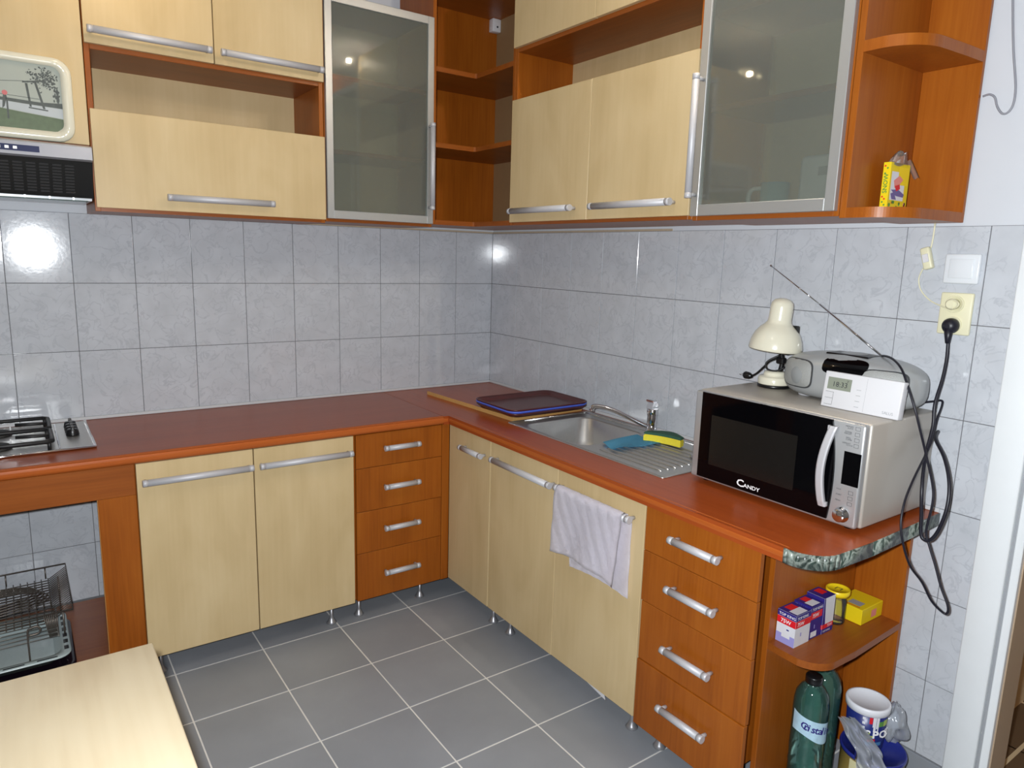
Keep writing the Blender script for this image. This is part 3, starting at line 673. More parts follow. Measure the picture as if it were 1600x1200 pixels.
# ---------------------------------------------------------------- oven niche contents
t = thing('oven_pan', 'dark enamelled oven pan lying lowest on the niche shelf under the speckled tray', 'pan', (-2.4, -.35, .0885))
def pan(x0, y0, x1, y1, z0, z1, fl, parent, name, mat, slots=False):
    g = G(); L = [rrect(x0+fl+.02, y0+fl+.02, x1-fl-.02, y1-fl-.02, .03), rrect(x0+fl, y0+fl, x1-fl, y1-fl, .04), rrect(x0+.004, y0+.004, x1-.004, y1-.004, .045), rrect(x0, y0, x1, y1, .048), rrect(x0, y0, x1, y1, .048), rrect(x0+fl-.004, y0+fl-.004, x1-fl+.004, y1-fl+.004, .04), rrect(x0+fl+.016, y0+fl+.016, x1-fl-.016, y1-fl-.016, .03)]
    H = [z0+.003, z1-.002, z1, z1-.003, z1-.006, z1-.006, z0]
    V = [[g.bm.verts.new((x, y, h)) for x, y in l] for l, h in zip(L, H)]; N = len(L[0])
    for A, B in zip(V, V[1:]):
        for i in range(N): g.bm.faces.new((A[i], A[(i+1) % N], B[(i+1) % N], B[i])).smooth = True
    g.bm.faces.new(V[0]); g.bm.faces.new(V[-1][::-1])
    return g.obj(name, mat, parent, recalc=True)
pan(-2.66, -.612, -2.105, -.20, .0885, .125, .025, t, 'body', DARKTRAY)
t = thing('baking_tray', 'grey speckled enamel baking tray with slotted rim inside the oven niche', 'tray', (-2.4, -.38, .1255))
pan(-2.65, -.595, -2.117, -.215, .1255, .165, .03, t, 'body', ENAMEL)
g = G()
for k in range(7):
    y = -.545+.048*k; g.box(-2.138, y, .1635, -2.124, y+.026, .1656)
for k in range(5):
    x = -2.60+.095*k; g.box(x, -.588, .1636, x+.06, -.582, .1657)
g.obj('rim_slots', BLACK, t)
t = thing('wire_rack', 'bright wire grill rack with hooks lying inside the baking tray', 'rack', (-2.4, -.4, .166))
g = G(); z = .20
for k in range(9): g.tube([(-2.62, -.50+.03*k, z), (-2.15, -.50+.03*k, z)], .0016, n=6)
for x in (-2.62, -2.15): g.tube([(x, -.505, z), (x, -.255, z)], .0028, n=6)
g.obj('grid', WIREL, t)
for x in (-2.24, -2.50):
    G().tube([(x, -.50, .129), (x, -.50, .235), (x+.01, -.50, .25), (x+.03, -.50, .252), (x+.038, -.50, .24), (x+.03, -.50, .226), (x, -.50, .224)], .003, n=6, sub=3).obj('hook', WIRE, t)
for x, y in ((-2.15, -.27), (-2.6, -.27)): G().tube([(x, y, .131), (x, y, .2)], .003, n=6).obj('leg', WIRE, t)
t = thing('dish_rack', 'dark grey wire dish rack standing over the baking tray in the oven niche', 'rack', (-2.4, -.25, .166))
g = G(); zr = .285
g.tube([(-2.62, -.45, zr-.02), (-2.10, -.45, zr-.02), (-2.10, -.05, zr), (-2.62, -.05, zr)], .0032, n=6, closed=True)
for k in range(22):
    y = -.435+.018*k; g.tube([(-2.16, y, zr-.05), (-2.10, y, zr-.01)], .0016, n=5)
for k in range(16):
    y = -.43+.024*k; g.tube([(-2.62, y, zr-.055), (-2.16, y, zr-.05)], .0018, n=5)
for k in range(20):
    x = -2.60+.023*k; g.tube([(x, -.44, zr-.055), (x, -.06, zr-.045)], .0018, n=5)
for x in (-2.17, -2.30, -2.45, -2.60): g.tube([(x, -.06, zr-.045), (x, -.05, zr)], .0026, n=5)
g.obj('grid', WIRE, t)
g = G()
for k in range(5):
    c, r = Vector((-2.36, -.27, zr-.03+.008*k)), .17-.008*k
    g.tube([c+Vector((r*1.15*math.cos(a*PI/12), r*.55*math.sin(a*PI/12), 0)) for a in range(24)], .002, n=5, closed=True)
g.obj('plate_ring', WIRE, t)
for x, y in ((-2.13, -.43), (-2.13, -.10), (-2.6, -.43), (-2.6, -.1)): G().tube([(x, y, .0885 if y > -.2 else .1665), (x, y, zr-.03)], .003, n=6).obj('leg', WIRE, t)
for k in range(8): G().tube([(-2.19+.006*k, -.43, zr-.03), (-2.175+.003*k, -.437, .1665)], .0022, n=5).obj('hanging_wire', WIRE, t)

# ---------------------------------------------------------------- table
t = thing('table', 'pale birch topped table standing in the lower left foreground', 'table', (-2.45, -2.2, 0))
G().box(-2.95, -2.72, .722, -2.003, -1.752, .75, b=.004, seg=2).obj('tabletop', TABLEW, t)
for x in (-2.88, -2.08):
    for y in (-2.65, -1.83): G().box(x-.025, y-.025, 0, x+.025, y+.025, .7215, b=.003).obj('leg', TABLEW, t)
g = G(); g.box(-2.87, -2.655, .64, -2.09, -2.637, .7215); g.box(-2.87, -1.843, .64, -2.09, -1.825, .7215); g.obj('apron', TABLEW, t)

# ---------------------------------------------------------------- worktop things: board, trays, sink
WT = .8662
def rotpt(o, u, v, a, b): return (o[0]+u[0]*a+v[0]*b, o[1]+u[1]*a+v[1]*b)
u, v = (.061, -.998), (.998, .061); P1 = (-.488, -.160)
g = G(); g.prism([rotpt(P1, u, v, a, b) for a, b in ((0, 0), (.702, 0), (.702, .42), (0, .42))], WT, WT+.018, m=0, mside=1)
single(g, 'panel_board', [TOPY, BOARDE], (-.25, -.45, WT), 'loose red-brown laminate board lying on the worktop corner under the trays', 'board')
def tray(z, mat, label, dx, dy):
    g = G(); x0, y0, x1, y1 = -.480+dx, -.908+dy, -.034+dx, -.580+dy
    L = [(rrect(x0+.03, y0+.03, x1-.03, y1-.03, .03), z+.0035), (rrect(x0+.022, y0+.022, x1-.022, y1-.022, .035), z+.006), (rrect(x0+.004, y0+.004, x1-.004, y1-.004, .045), z+.022), (rrect(x0, y0, x1, y1, .048), z+.021), (rrect(x0+.001, y0+.001, x1-.001, y1-.001, .047), z+.0175), (rrect(x0+.02, y0+.02, x1-.02, y1-.02, .035), z+.002), (rrect(x0+.03, y0+.03, x1-.03, y1-.03, .03), z)]
    V = [[g.bm.verts.new((a, b, h)) for a, b in l] for l, h in L]; N = len(V[0])
    for A, B in zip(V, V[1:]):
        for i in range(N): g.bm.faces.new((A[i], A[(i+1) % N], B[(i+1) % N], B[i])).smooth = True
    g.bm.faces.new(V[0]); g.bm.faces.new(V[-1][::-1])
    return single(g, 'serving_tray', mat, ((x0+x1)/2, (y0+y1)/2, z), label, 'tray', 'serving trays stacked on the board', recalc=True)
tray(WT+.0185, TRAYB, 'dark brown serving tray at the bottom of the stack, under the blue tray', .004, .004)
tray(WT+.0290, TRAYBL, 'blue serving tray sandwiched between the brown trays', .0, .0)
tray(WT+.0375, TRAYB, 'dark brown plastic serving tray topmost on the stack beside the sink', .0, .0)
# sink
t = thing('sink', 'stainless steel sink with drainer set into the right worktop', 'sink', (-.25, -1.3, .866))
sx0, sy0, sx1, sy1 = -.478, -1.770, -.018, -.868
g = G()
def lp(x0, y0, x1, y1, r, z): return [g.bm.verts.new((a, b, z)) for a, b in rrect(x0, y0, x1, y1, r, 6)]
V = [lp(sx0, sy0, sx1, sy1, .012, WT), lp(sx0, sy0, sx1, sy1, .012, WT+.003), lp(sx0+.006, sy0+.006, sx1-.006, sy1-.006, .012, WT+.005), lp(sx0+.014, sy0+.014, sx1-.014, sy1-.014, .012, WT+.0025),
     lp(-.455, -1.338, -.094, -.942, .06, WT+.0022), lp(-.450, -1.333, -.099, -.947, .06, WT-.004), lp(-.438, -1.32, -.111, -.96, .07, WT-.10), lp(-.415, -1.30, -.134, -.98, .09, WT-.142), lp(-.33, -1.20, -.22, -1.08, .05, WT-.150)]
N = len(V[0])
for A, B in zip(V, V[1:]):
    for i in range(N): g.bm.faces.new((A[i], A[(i+1) % N], B[(i+1) % N], B[i])).smooth = True
g.bm.faces.new(V[-1])
for f in g.bm.faces:
    if f.calc_center_median().z > WT+.0015: f.smooth = False
g.obj('basin', STEEL, t, recalc=True)
g = G()
for k in range(9):
    x = -.425+.036*k; g.tube([(x, -1.405, WT+.002), (x, -1.42, WT+.0045), (x, -1.70, WT+.0045), (x, -1.715, WT+.002)], .0032, n=8)
g.obj('drainer_ribs', STEEL, t)
G().tube([(-.40, -.885, WT+.0035), (-.06, -.885, WT+.0035), (-.05, -.895, WT+.0035), (-.05, -1.74, WT+.0035)], .003, n=6).obj('edge_bead', CHROME, t)
G().lathe([(.035, 0), (.033, .003), (.02, .004), (0, .002)], (-.275, -1.14, WT-.150), n=24).obj('drain', CHROME, t)
t = thing('faucet', 'chrome mixer tap standing behind the sink bowl with swivel spout', 'faucet', (-.062, -1.318, WT+.003))
fx, fy, fz = -.062, -1.318, WT+.0032
g = G().lathe([(.026, 0), (.026, .006), (.021, .009), (.020, .075), (.0225, .077), (.0235, .10), (.021, .104)], (fx, fy, fz), n=24); g.obj('body', CHROME, t)
G().prism([(fx-.021, fz+.104), (fx+.021, fz+.104), (fx+.013, fz+.130), (fx-.013, fz+.130)], fy-.015, fy+.018, 'y').box(fx-.011, fy-.012, fz+.13, fx+.012, fy+.03, fz+.138, b=.002).obj('lever', CHROME, t)
g = G().tube([(fx, fy, fz+.02), (fx-.02, fy+.028, fz+.032), (fx-.07, fy+.095, fz+.066), (fx-.105, fy+.145, fz+.086), (fx-.135, fy+.185, fz+.092), (fx-.148, fy+.203, fz+.086), (fx-.151, fy+.207, fz+.068)], [.010, .010, .0095, .0095, .0095, .011, .011], n=12, sub=4)
g.obj('spout', CHROME, t)
g = G()
def clothf(i, j):
    a = Vector((-.36, -1.345, 0)).lerp(Vector((-.15, -1.325, 0)), i); b = Vector((-.405, -1.455, 0)).lerp(Vector((-.165, -1.475, 0)), i); p_ = a.lerp(b, j)
    p_.z = WT+.0095+.003*math.sin(9*i)*j+.004*max(0, j-.8)*5*(.4+.6*math.sin(5*i+1)) + .002*math.sin(7*j+3*i); return p_
g.grid(clothf, 16, 10); bm = g.bm; bmesh.ops.solidify(bm, geom=bm.faces[:], thickness=.003)
single(g, 'cleaning_cloth', BLUECLOTH, (-.27, -1.4, WT+.006), 'blue cleaning cloth spread over the sink edge by the drainer', 'cloth')
t = thing('sponge', 'yellow scouring sponge with green top lying on the drainer near the tap', 'sponge', (-.165, -1.48, WT+.009))
def spong(z0, z1, m, name, gr):
    g = G(); A = Vector((-.185, -1.405)); B = Vector((-.138, -1.553)); d = (B-A).normalized(); n_ = Vector((-d.y, d.x)); out = []
    for k in range(11): 
        s_ = k/10; q = A.lerp(B, s_) - n_*(-.048*math.sin(PI*s_)-.010+gr); out.append((q.x, q.y))
    for k in range(11):
        s_ = 1-k/10; q = A.lerp(B, s_) + n_*(-.0+.028*1-gr) ; q = A.lerp(B, s_) - n_*(.020-gr-.012*math.sin(PI*s_)); out.append((q.x, q.y))
    g.prism(out, z0, z1, b=.003, seg=2); g.obj(name, m, t)
spong(WT+.0095, WT+.037, SPONGEY, 'foam', 0); spong(WT+.037, WT+.047, SPONGEG, 'scouring_pad', .001)
g = G().tube([(-.215, -1.665, WT+.011), (-.222, -1.70, WT+.014), (-.22, -1.76, WT+.016), (-.218, -1.80, WT+.017)], [.009, .004, .0035, .0035], n=8, sub=3)
single(g, 'spoon', CHROME, (-.22, -1.73, WT+.007), 'small metal spoon on the drainer half hidden by the microwave', 'spoon')

# towel over the right sink-cabinet door handle
g = G(); random.seed(11)
def towel(i, j):
    # j: 0 front hem -> .5 over the bar -> 1 back hem ; i along the bar
    hx, hz, R = -.652, .766, .0175
    fl, bl = .235-.03*math.sin(2.2*i+.3)+.02*i, .275-.012*math.sin(3*i)
    if j < .45:
        s_ = 1-j/.45; y = -1.440-.342*i - .008*s_*(1-i) + .018*s_*i; y += .01*s_*(1-2*i)*0; zz = hz-fl*s_; xx = hx-R-.006*s_*(1+math.sin(11*i+1.5*s_))-.004*s_
    elif j > .55:
        s_ = (j-.55)/.45; y = -1.475-.322*i - .03*s_*(1-i) ; zz = hz-bl*s_; xx = hx+R-.002 -.004*s_*math.sin(8*i)*0
        if s_ > .05: xx = min(xx, -.629-.001)
    else:
        a = PI*(j-.45)/.10; y = -1.445-.335*i; xx = hx-R*math.cos(a); zz = hz+R*math.sin(a)
    return Vector((xx + .0012*math.sin(40*i+31*j), y, zz))
g.grid(towel, 30, 40); bmesh.ops.solidify(g.bm, geom=g.bm.faces[:], thickness=.0035)
single(g, 'hand_towel', TERRY, (-.665, -1.61, .50), 'white terry towel hanging from the handle of the right sink-cabinet door', 'towel')

# ---------------------------------------------------------------- microwave
t = thing('microwave', 'silver microwave oven with black glass door standing at the right end of the worktop', 'microwave', (-.2, -2.1, WT)); MWT = t
y0, y1, z0, z1 = -2.380, -1.815, .879, 1.1685
G().box(-.374, y0-.004, z0, -.015, y1+.002, z1, b=.006, seg=2).obj('casing', STEELS, t)
G().box(-.398, y0, z0+.001, -.3745, y1, z1-.001, b=.008, seg=3).obj('front_frame', SILVER, t)
DY0 = -2.301
door = []                       # door glass with a slightly curved right-hand edge, wrapped round the left
P = [(-1.848, .8895), (-1.848, 1.1665)] + [(DY0-.012*(1-((z_-1.03)/.137)**2)+.012-.012*(1-(z_-.889)/.28), z_) for z_ in [1.1665-.277*k/10 for k in range(11)]]
d = G().prism(P, -.4045, -.3982, 'x').obj('door', BLACKG, t)
G().box(-.4053, -2.193, .938, -.4047, -1.891, 1.099).obj('window', WINDOWG, d)
g = G(); bm = bmesh.new(); rings = []
for k in range(17):
    s_ = k/16; bow = math.sin(PI*s_); xx = -.4110-.015*bow**.7; yy = -2.277+.013*bow-.010*s_; zz = .923+.228*s_
    rings.append([bm.verts.new(c) for c in ((xx, yy, zz), (xx-.003, yy-.004, zz), (xx-.003, yy-.018, zz), (xx, yy-.022, zz), (xx+.009, yy-.021, zz), (xx+.009, yy-.001, zz))])
for A, B in zip(rings, rings[1:]):
    for i_ in range(6): bm.faces.new((A[i_], A[(i_+1) % 6], B[(i_+1) % 6], B[i_]))
bm.faces.new(rings[0]); bm.faces.new(rings[-1]); bmesh.ops.recalc_face_normals(bm, faces=bm.faces[:]); g.add(bm, 0, False)
for zz in (.925, 1.139): g.box(-.412, -2.301, zz, -.4046, -2.282, zz+.012)
g.obj('handle', ALU, d)
MR, MU = -Y, Z
text(None, 0, (-.4046, -2.003, .901), MR, MU, WHITEINK, d, off=.02, sx=1.25, extra=[('C', .031, 0, -.001), ('ANDY', .0165, .026, .0)])
G().box(-.3990, -2.376, .997, -.3981, -2.3285, 1.0885, b=.0003).obj('display', BLACKG, t)
for k, zz in enumerate((1.154, 1.1385, 1.123, 1.1075, .978, .9625, .947)):
    g = G(); c = (-2.3585, zz)
    for q in ((-.0065, -.005, .0065, -.0043), (-.0065, .0043, .0065, .005), (-.0065, -.005, -.0058, .005), (.0058, -.005, .0065, .005)): g.quad((-.398, c[0], c[1]), MR, MU, *q, 0, .0007)
    g.obj('button', INK, t)
text(None, 0, (-.398, -2.318, 1.154), MR, MU, INK, t, extra=[('MEMORY', .0055, .006, .001), ('AUTO', .0055, .012, -.004), ('POWER', .0055, .006, -.0145), ('WEIGHT', .0055, .004, -.019), ('GRILL', .0055, .010, -.030), ('COMBI', .0055, .010, -.035), ('DEFROST', .0055, .002, -.0455), ('CLOCK', .0055, .013, -.050), ('CONVECTION', .005, .030, .011),
     ('STOP', .0055, .000, -.175), ('START', .0055, .0, -.190), ('MENU', .0055, .0, -.206)])
G().lathe([(.0215, 0), (.0215, .002), (.0185, .003), (.0175, .018), (.016, .020), (0, .021)], (-.398, -2.3405, .9125), (-1, 0, 0), 32).obj('knob', CHROME, t)
for x in (-.35, -.05):
    for y in (-1.85, -2.34): G().cyl((x, y, WT), (x, y, .8795), .014, 12).obj('foot', BLACK, t)
MT = 1.1690
# desk lamp lying base
t = thing('desk_lamp', 'cream desk lamp with bell shade standing on the microwave beside the radio', 'lamp', (-.13, -1.905, MT))
lx, ly = -.115, -1.905
G().lathe([(.052, 0), (.053, .004), (.052, .010)], (lx, ly, MT+.0004), n=32).obj('base_ring', BLACK, t)
G().lathe([(.0515, .0100), (.0525, .013), (.0515, .032), (.048, .036), (.036, .037), (.035, .045), (.032, .052), (0, .053)], (lx, ly, MT), n=32).obj('base', CREAM, t)
g = G().tube([(lx+.01, ly-.012, MT+.05), (lx+.012, ly-.016, MT+.085), (lx+.004, ly-.012, MT+.125), (lx+.0, ly-.006, MT+.15)], .008, n=10, sub=3)
g.box(lx-.008, ly-.03, MT+.08, lx+.016, ly-.004, MT+.10, b=.003); g.box(lx-.006, ly-.045, MT+.112, lx+.012, ly+.0, MT+.130, b=.003); g.obj('arm', BLACK, t)
c = Vector((lx+.0, ly+.008, 1.292)); ax = Vector((.03, -.06, 1)).normalized()
g = G().lathe([(.082, .012), (.0815, .012), (.084, .0), (.0855, .004), (.085, .014), (.081, .034), (.072, .056), (.058, .075), (.044, .087), (.038, .095), (.0365, .105), (.0365, .145), (.034, .158), (.026, .168), (.012, .173), (0, .174)], c, ax, 40, cap=False); g.obj('shade', CREAM, t)
G().lathe([(.083, .002), (.079, .030), (.070, .053), (.056, .072), (.034, .09), (0, .095)], c, ax, 32, cap=False).obj('reflector', WHITEP, t)
G().lathe([(.0, .012), (.014, .02), (.02, .036), (.014, .054), (.010, .075)], c, ax, 20).obj('bulb', CARD, t)
G().box(c.x+.02, c.y-.062, c.z+.055, c.x+.036, c.y-.038, c.z+.085, b=.003).obj('switch', BLACK, t)
g = G().tube([(lx+.006, ly-.01, MT+.10), (lx-.004, ly+.02, MT+.085), (lx+.01, ly+.05, MT+.06), (lx+.02, ly+.085, MT+.03), (lx+.03, ly+.112, MT+.016)], .0035, n=8, sub=4)
g.tube([(lx-.01, ly-.02, MT+.11), (lx-.03, ly+.012, MT+.085), (lx-.03, ly+.012, MT+.062), (lx-.01, ly-.01, MT+.055), (lx+.01, ly-.03, MT+.07)], .003, n=8, sub=4)
g.lathe([(.006, 0), (.012, .014), (.0135, .03), (.010, .036)], (lx+.028, ly+.108, MT+.016), (.2, 1, 0), 14)
for s_ in (-1, 1): g.cyl((lx+.035+.006*s_, ly+.144, MT+.016), (lx+.039+.006*s_, ly+.162, MT+.015), .002, 8, m=1)
g.obj('plug_cord', [BLACK, ALU], t)

# radio
t = thing('radio', 'silver portable radio with raised antenna on top of the microwave', 'radio', (-.13, -2.175, MT)); RDT = t
rc = Vector((-.125, -2.178, MT+.0))
def sup(u_, v_, e1=.62, e2=.75):
    pw = lambda a, e: math.copysign(abs(a)**e, a)
    th, ph = (u_-.5)*2*PI, (v_-.5)*PI
    x_ = pw(math.cos(ph), e1)*pw(math.cos(th), e2)*.098; y_ = pw(math.cos(ph), e1)*pw(math.sin(th), e2)*.212; z_ = pw(math.sin(ph), e1)*.075+.073
    z_ += .008*(1-abs(y_)/.212) - .006
    return Vector((rc.x+x_, rc.y+y_, rc.z+max(.006, z_)))
g = G().grid(sup, 56, 28); bmesh.ops.remove_doubles(g.bm, verts=g.bm.verts[:], dist=.0004)
g.obj('body', RADIO, t, recalc=True)
for y in (-.13, .13): G().lathe([(.02, 0), (.022, .008)], (rc.x-.03, rc.y+y, MT+.0003), n=16).obj('foot', ALU, t)
def onbody(y_, z_):          # front surface point of the body at height z_
    best = None
    for k in range(0, 141):
        a = (.25*k/140+.5-.0)  # only the wall-averted half is used
    return None
def fpatch(y0_, y1_, z0_, z1_, rr, bulge, m, name, parent, top=False):
    """raised rounded patch following the curved front"""
    pw = lambda a, e: math.copysign(abs(a)**e, a)
    def fx(y_, z_):
        zz = min(.999, max(-.999, (z_-.069)/.079)); s2 = abs(zz)**(1/.62); cphi = math.sqrt(max(0, 1-s2*s2))**.62
        yy = min(.999, abs(y_)/.212/max(cphi, .05)); st = yy**(1/.75); ct = math.sqrt(max(0, 1-st*st))**.75
        return -.098*cphi*ct
    g = G(); cy, cz = (y0_+y1_)/2, (z0_+z1_)/2; hy, hz = (y1_-y0_)/2, (z1_-z0_)/2
    def fn(i, j):
        a, r_ = 2*PI*i, j
        sq = lambda c_: math.copysign(abs(c_)**(1.0 if name == 'cone' else .5), c_)
        yy, zz = cy+hy*r_*sq(math.cos(a)), cz+hz*r_*sq(math.sin(a))
        return Vector((rc.x+fx(yy, zz)-.0015-bulge*(1-r_**2), rc.y+yy, rc.z+zz))
    g.grid(fn, 32, 6); bmesh.ops.remove_doubles(g.bm, verts=g.bm.verts[:], dist=.00005)
    return g.obj(name, m, parent, recalc=True)
fpatch(0.071, 0.194, 0.031, 0.121, 0, .002, plain('speaker_gap', (58, 60, 62), .5), 'speaker_rim', t); sp = fpatch(.075, .190, .034, .118, 0, .006, GRILL, 'speaker', t); fpatch(.095, .163, .038, .106, 0, .009, plain('cone_grey', (140, 143, 143), .4), 'cone', sp)
fpatch(-0.194, -0.071, 0.031, 0.121, 0, .002, plain('speaker_gap', (58, 60, 62), .5), 'speaker_rim', t); sp = fpatch(-.190, -.075, .034, .118, 0, .006, GRILL, 'speaker', t); fpatch(-.163, -.095, .038, .106, 0, .009, plain('cone_grey2', (140, 143, 143), .4), 'cone', sp)
sp = fpatch(-.090, .045, .090, .1395, 0, .003, BLACKG, 'cassette_lid', t)
text(None, 0, (rc.x-.079, rc.y+.022, MT+.1065), -Y, Vector((.55, 0, .83)).normalized(), WHITEINK, sp, extra=[('STEREO CASSETTE RECORDER', .0062, 0, 0), ('AM / FM', .0055, .05, -.006)])
g = G().box(rc.x-.055, rc.y-.070, MT+.142, rc.x+.02, rc.y+.062, MT+.1485, b=.003); g.obj('top_keys', BLACK, t)
g = G().cyl((-.05, -2.235, MT+.132), (-.032, -1.992, MT+.28), .0035, 10); g.cyl((-.032, -1.992, MT+.28), (-.028, -1.795, MT+.398), .0022, 8); g.cyl((-.05, -2.235, MT+.132), (-.05, -2.25, MT+.125), .006, 10); g.cyl((-.028, -1.795, MT+.398), (-.028, -1.790, MT+.401), .004, 8)
g.obj('antenna', CHROME, t)
# wall-style thermostat leaning against the radio
t = thing('thermostat', 'white digital thermostat with small display leaning in front of the radio', 'thermostat', (-.255, -2.28, MT))
tl = Matrix.Translation((-.268, -2.281, MT+.001)) @ Matrix.Rotation(math.radians(7), 4, 'Y')
g = G(); bm = bmesh.new(); g2 = G().box(0, -.1125, 0, .028, .1125, .104, b=.003, seg=2); g2.bm.transform(tl); g.add(g2.bm); g.obj('body', WHITEP, t)
O_ = tl @ Vector((0, .1125, 0)); Rr = -Y; Uu = (tl.to_3x3() @ Z).normalized()
g = G().quad(O_, Rr, Uu, .012, .053, .083, .088, 0, .0007); g.obj('display', LCD, t)
text('18:33', .021, O_+Rr*.026+Uu*.062, Rr, Uu, INK, t, extra=[("7'", .010, .042, .014)])
g = G()
for q in ((.010, .008, .034, .0087), (.010, .027, .034, .0277), (.010, .045, .034, .0457), (.0335, .008, .0342, .0457)): g.quad(O_, Rr, Uu, *q, 0, .0008)
g.obj('key_outline', INK, t)
g = G()
for k in range(4): g.quad(O_, Rr, Uu, .100, .014+.016*k, .113, .0152+.016*k, 0, .0008)
g.quad(O_, Rr, Uu, .1265, .004, .1270, .098, 0, .0008); g.obj('flap_lines', GREYINK, t)
text('SALUS', .011, O_+Rr*.180+Uu*.010, Rr, Uu, GREYINK, t)

# ---------------------------------------------------------------- socket, switch, cords
t = thing('wall_socket', 'yellowed cream double wall socket on the tiles above the radio', 'socket', (-.004, -2.39, 1.45))
G().box(-.013, -2.433, 1.392, -.0008, -2.348, 1.510, b=.004, seg=2).obj('plate', CREAMP, t)
for z in (1.420, 1.478): G().lathe([(.024, 0), (.024, .004), (.0215, .004), (.020, .001), (0, .001)], (-.0132, -2.388, z), (-1, 0, 0), 28).obj('outlet', CREAMP, t)
t = thing('light_switch', 'white rocker light switch on the tiles above the cream socket', 'switch', (-.004, -2.39, 1.575))
G().box(-.012, -2.437, 1.535, -.0008, -2.345, 1.618, b=.005, seg=3).obj('plate', WHITEG, t)
G().box(-.016, -2.422, 1.550, -.0122, -2.360, 1.604, b=.002, seg=2).obj('rocker', WHITEG, t)
t = thing('lamp_flex', 'thin pale flex with inline rocker switch hanging from the end shelf to the cream socket', 'flex', (-.01, -2.30, 1.55))
G().tube([(-.012, -2.306, 1.703), (-.011, -2.305, 1.66), (-.011, -2.303, 1.634)], .0022, n=8, sub=3).tube([(-.012, -2.289, 1.574), (-.010, -2.280, 1.545), (-.010, -2.290, 1.512), (-.011, -2.318, 1.485), (-.020, -2.352, 1.472), (-.034, -2.385, 1.466), (-.044, -2.405, 1.470), (-.046, -2.412, 1.481), (-.042, -2.40, 1.488), (-.036, -2.38, 1.486), (-.030, -2.372, 1.478), (-.027, -2.380, 1.468)], .0018, n=8, sub=4).obj('cord', CREAMP, t)
g = G(); g2 = G().box(-.010, -.013, -.032, .010, .013, .032, b=.005, seg=3); g2.bm.transform(Matrix.Translation((-.012, -2.297, 1.604)) @ Matrix.Rotation(math.radians(-17), 4, 'X')); g.add(g2.bm); g.obj('inline_switch', CREAMP, t)
g = G(); g2 = G().box(-.003, -.008, -.012, .003, .008, .012, b=.001); g2.bm.transform(Matrix.Translation((-.0232, -2.297, 1.604)) @ Matrix.Rotation(math.radians(-17), 4, 'X')); g.add(g2.bm); g.obj('rocker', WHITEP, t)
G().lathe([(.015, 0), (.016, .02), (.010, .03)], (-.0152, -2.388, 1.478), (-1, 0, 0), 18).obj('plug', CREAMP, t)
g = G().tube([(-.004, -2.382, 2.036), (-.006, -2.398, 2.038), (-.006, -2.412, 2.028), (-.006, -2.420, 2.005), (-.006, -2.434, 1.985), (-.006, -2.448, 1.985), (-.006, -2.458, 2.005), (-.006, -2.457, 2.05), (-.006, -2.440, 2.14), (-.006, -2.425, 2.24), (-.006, -2.410, 2.36), (-.006, -2.40, 2.5)], .0028, n=8, sub=4)
single(g, 'wall_cable', plain('grey_cable', (140, 142, 150), .5), (-.006, -2.42, 1.98), 'thin grey cable looping down the white wall beside the upper end shelf', 'cable')
pc = G().tube([(-.033, -2.391, 1.39), (-.04, -2.398, 1.33), (-.06, -2.403, 1.27), (-.09, -2.405, 1.20), (-.10, -2.412, 1.14), (-.13, -2.418, 1.08), (-.17, -2.433, 1.03), (-.20, -2.449, .975), (-.20, -2.456, .91), (-.20, -2.461, .862), (-.20, -2.470, .845), (-.20, -2.488, .850), (-.20, -2.503, .880), (-.20, -2.515, .935), (-.19, -2.513, .985), (-.17, -2.497, 1.03), (-.13, -2.463, 1.068), (-.08, -2.415, 1.10), (-.02, -2.394, 1.11)], .0048, n=10, sub=5).obj('cord', CORDM, MWT)
G().lathe([(.020, 0), (.022, .004), (.022, .014), (.016, .026), (.006, .030)], (-.0145, -2.389, 1.417), (-1, 0, 0), 22).tube([(-.032, -2.389, 1.410), (-.034, -2.391, 1.385), (-.034, -2.392, 1.368)], [.013, .009, .0065], n=10).obj('plug', CORDM, pc)
G().tube([(-.06, -2.23, 1.300), (-.10, -2.246, 1.317), (-.15, -2.299, 1.320), (-.20, -2.353, 1.302), (-.235, -2.394, 1.259), (-.245, -2.424, 1.204), (-.235, -2.439, 1.15), (-.215, -2.453, 1.084), (-.20, -2.474, 1.00), (-.20, -2.480, .95), (-.20, -2.474, .87), (-.20, -2.488, .83), (-.20, -2.508, .785), (-.20, -2.53, .73), (-.20, -2.551, .69), (-.20, -2.555, .668), (-.20, -2.545, .661), (-.22, -2.520, .690), (-.25, -2.502, .745), (-.30, -2.484, .805), (-.32, -2.463, .891), (-.30, -2.452, .955), (-.24, -2.440, 1.01), (-.12, -2.42, 1.09), (-.08, -2.41, 1.15), (-.03, -2.398, 1.185), (-.015, -2.39, 1.20), (-.02, -2.37, 1.195), (-.045, -2.35, 1.19)], .0032, n=8, sub=5).obj('cord', CORDM, RDT)

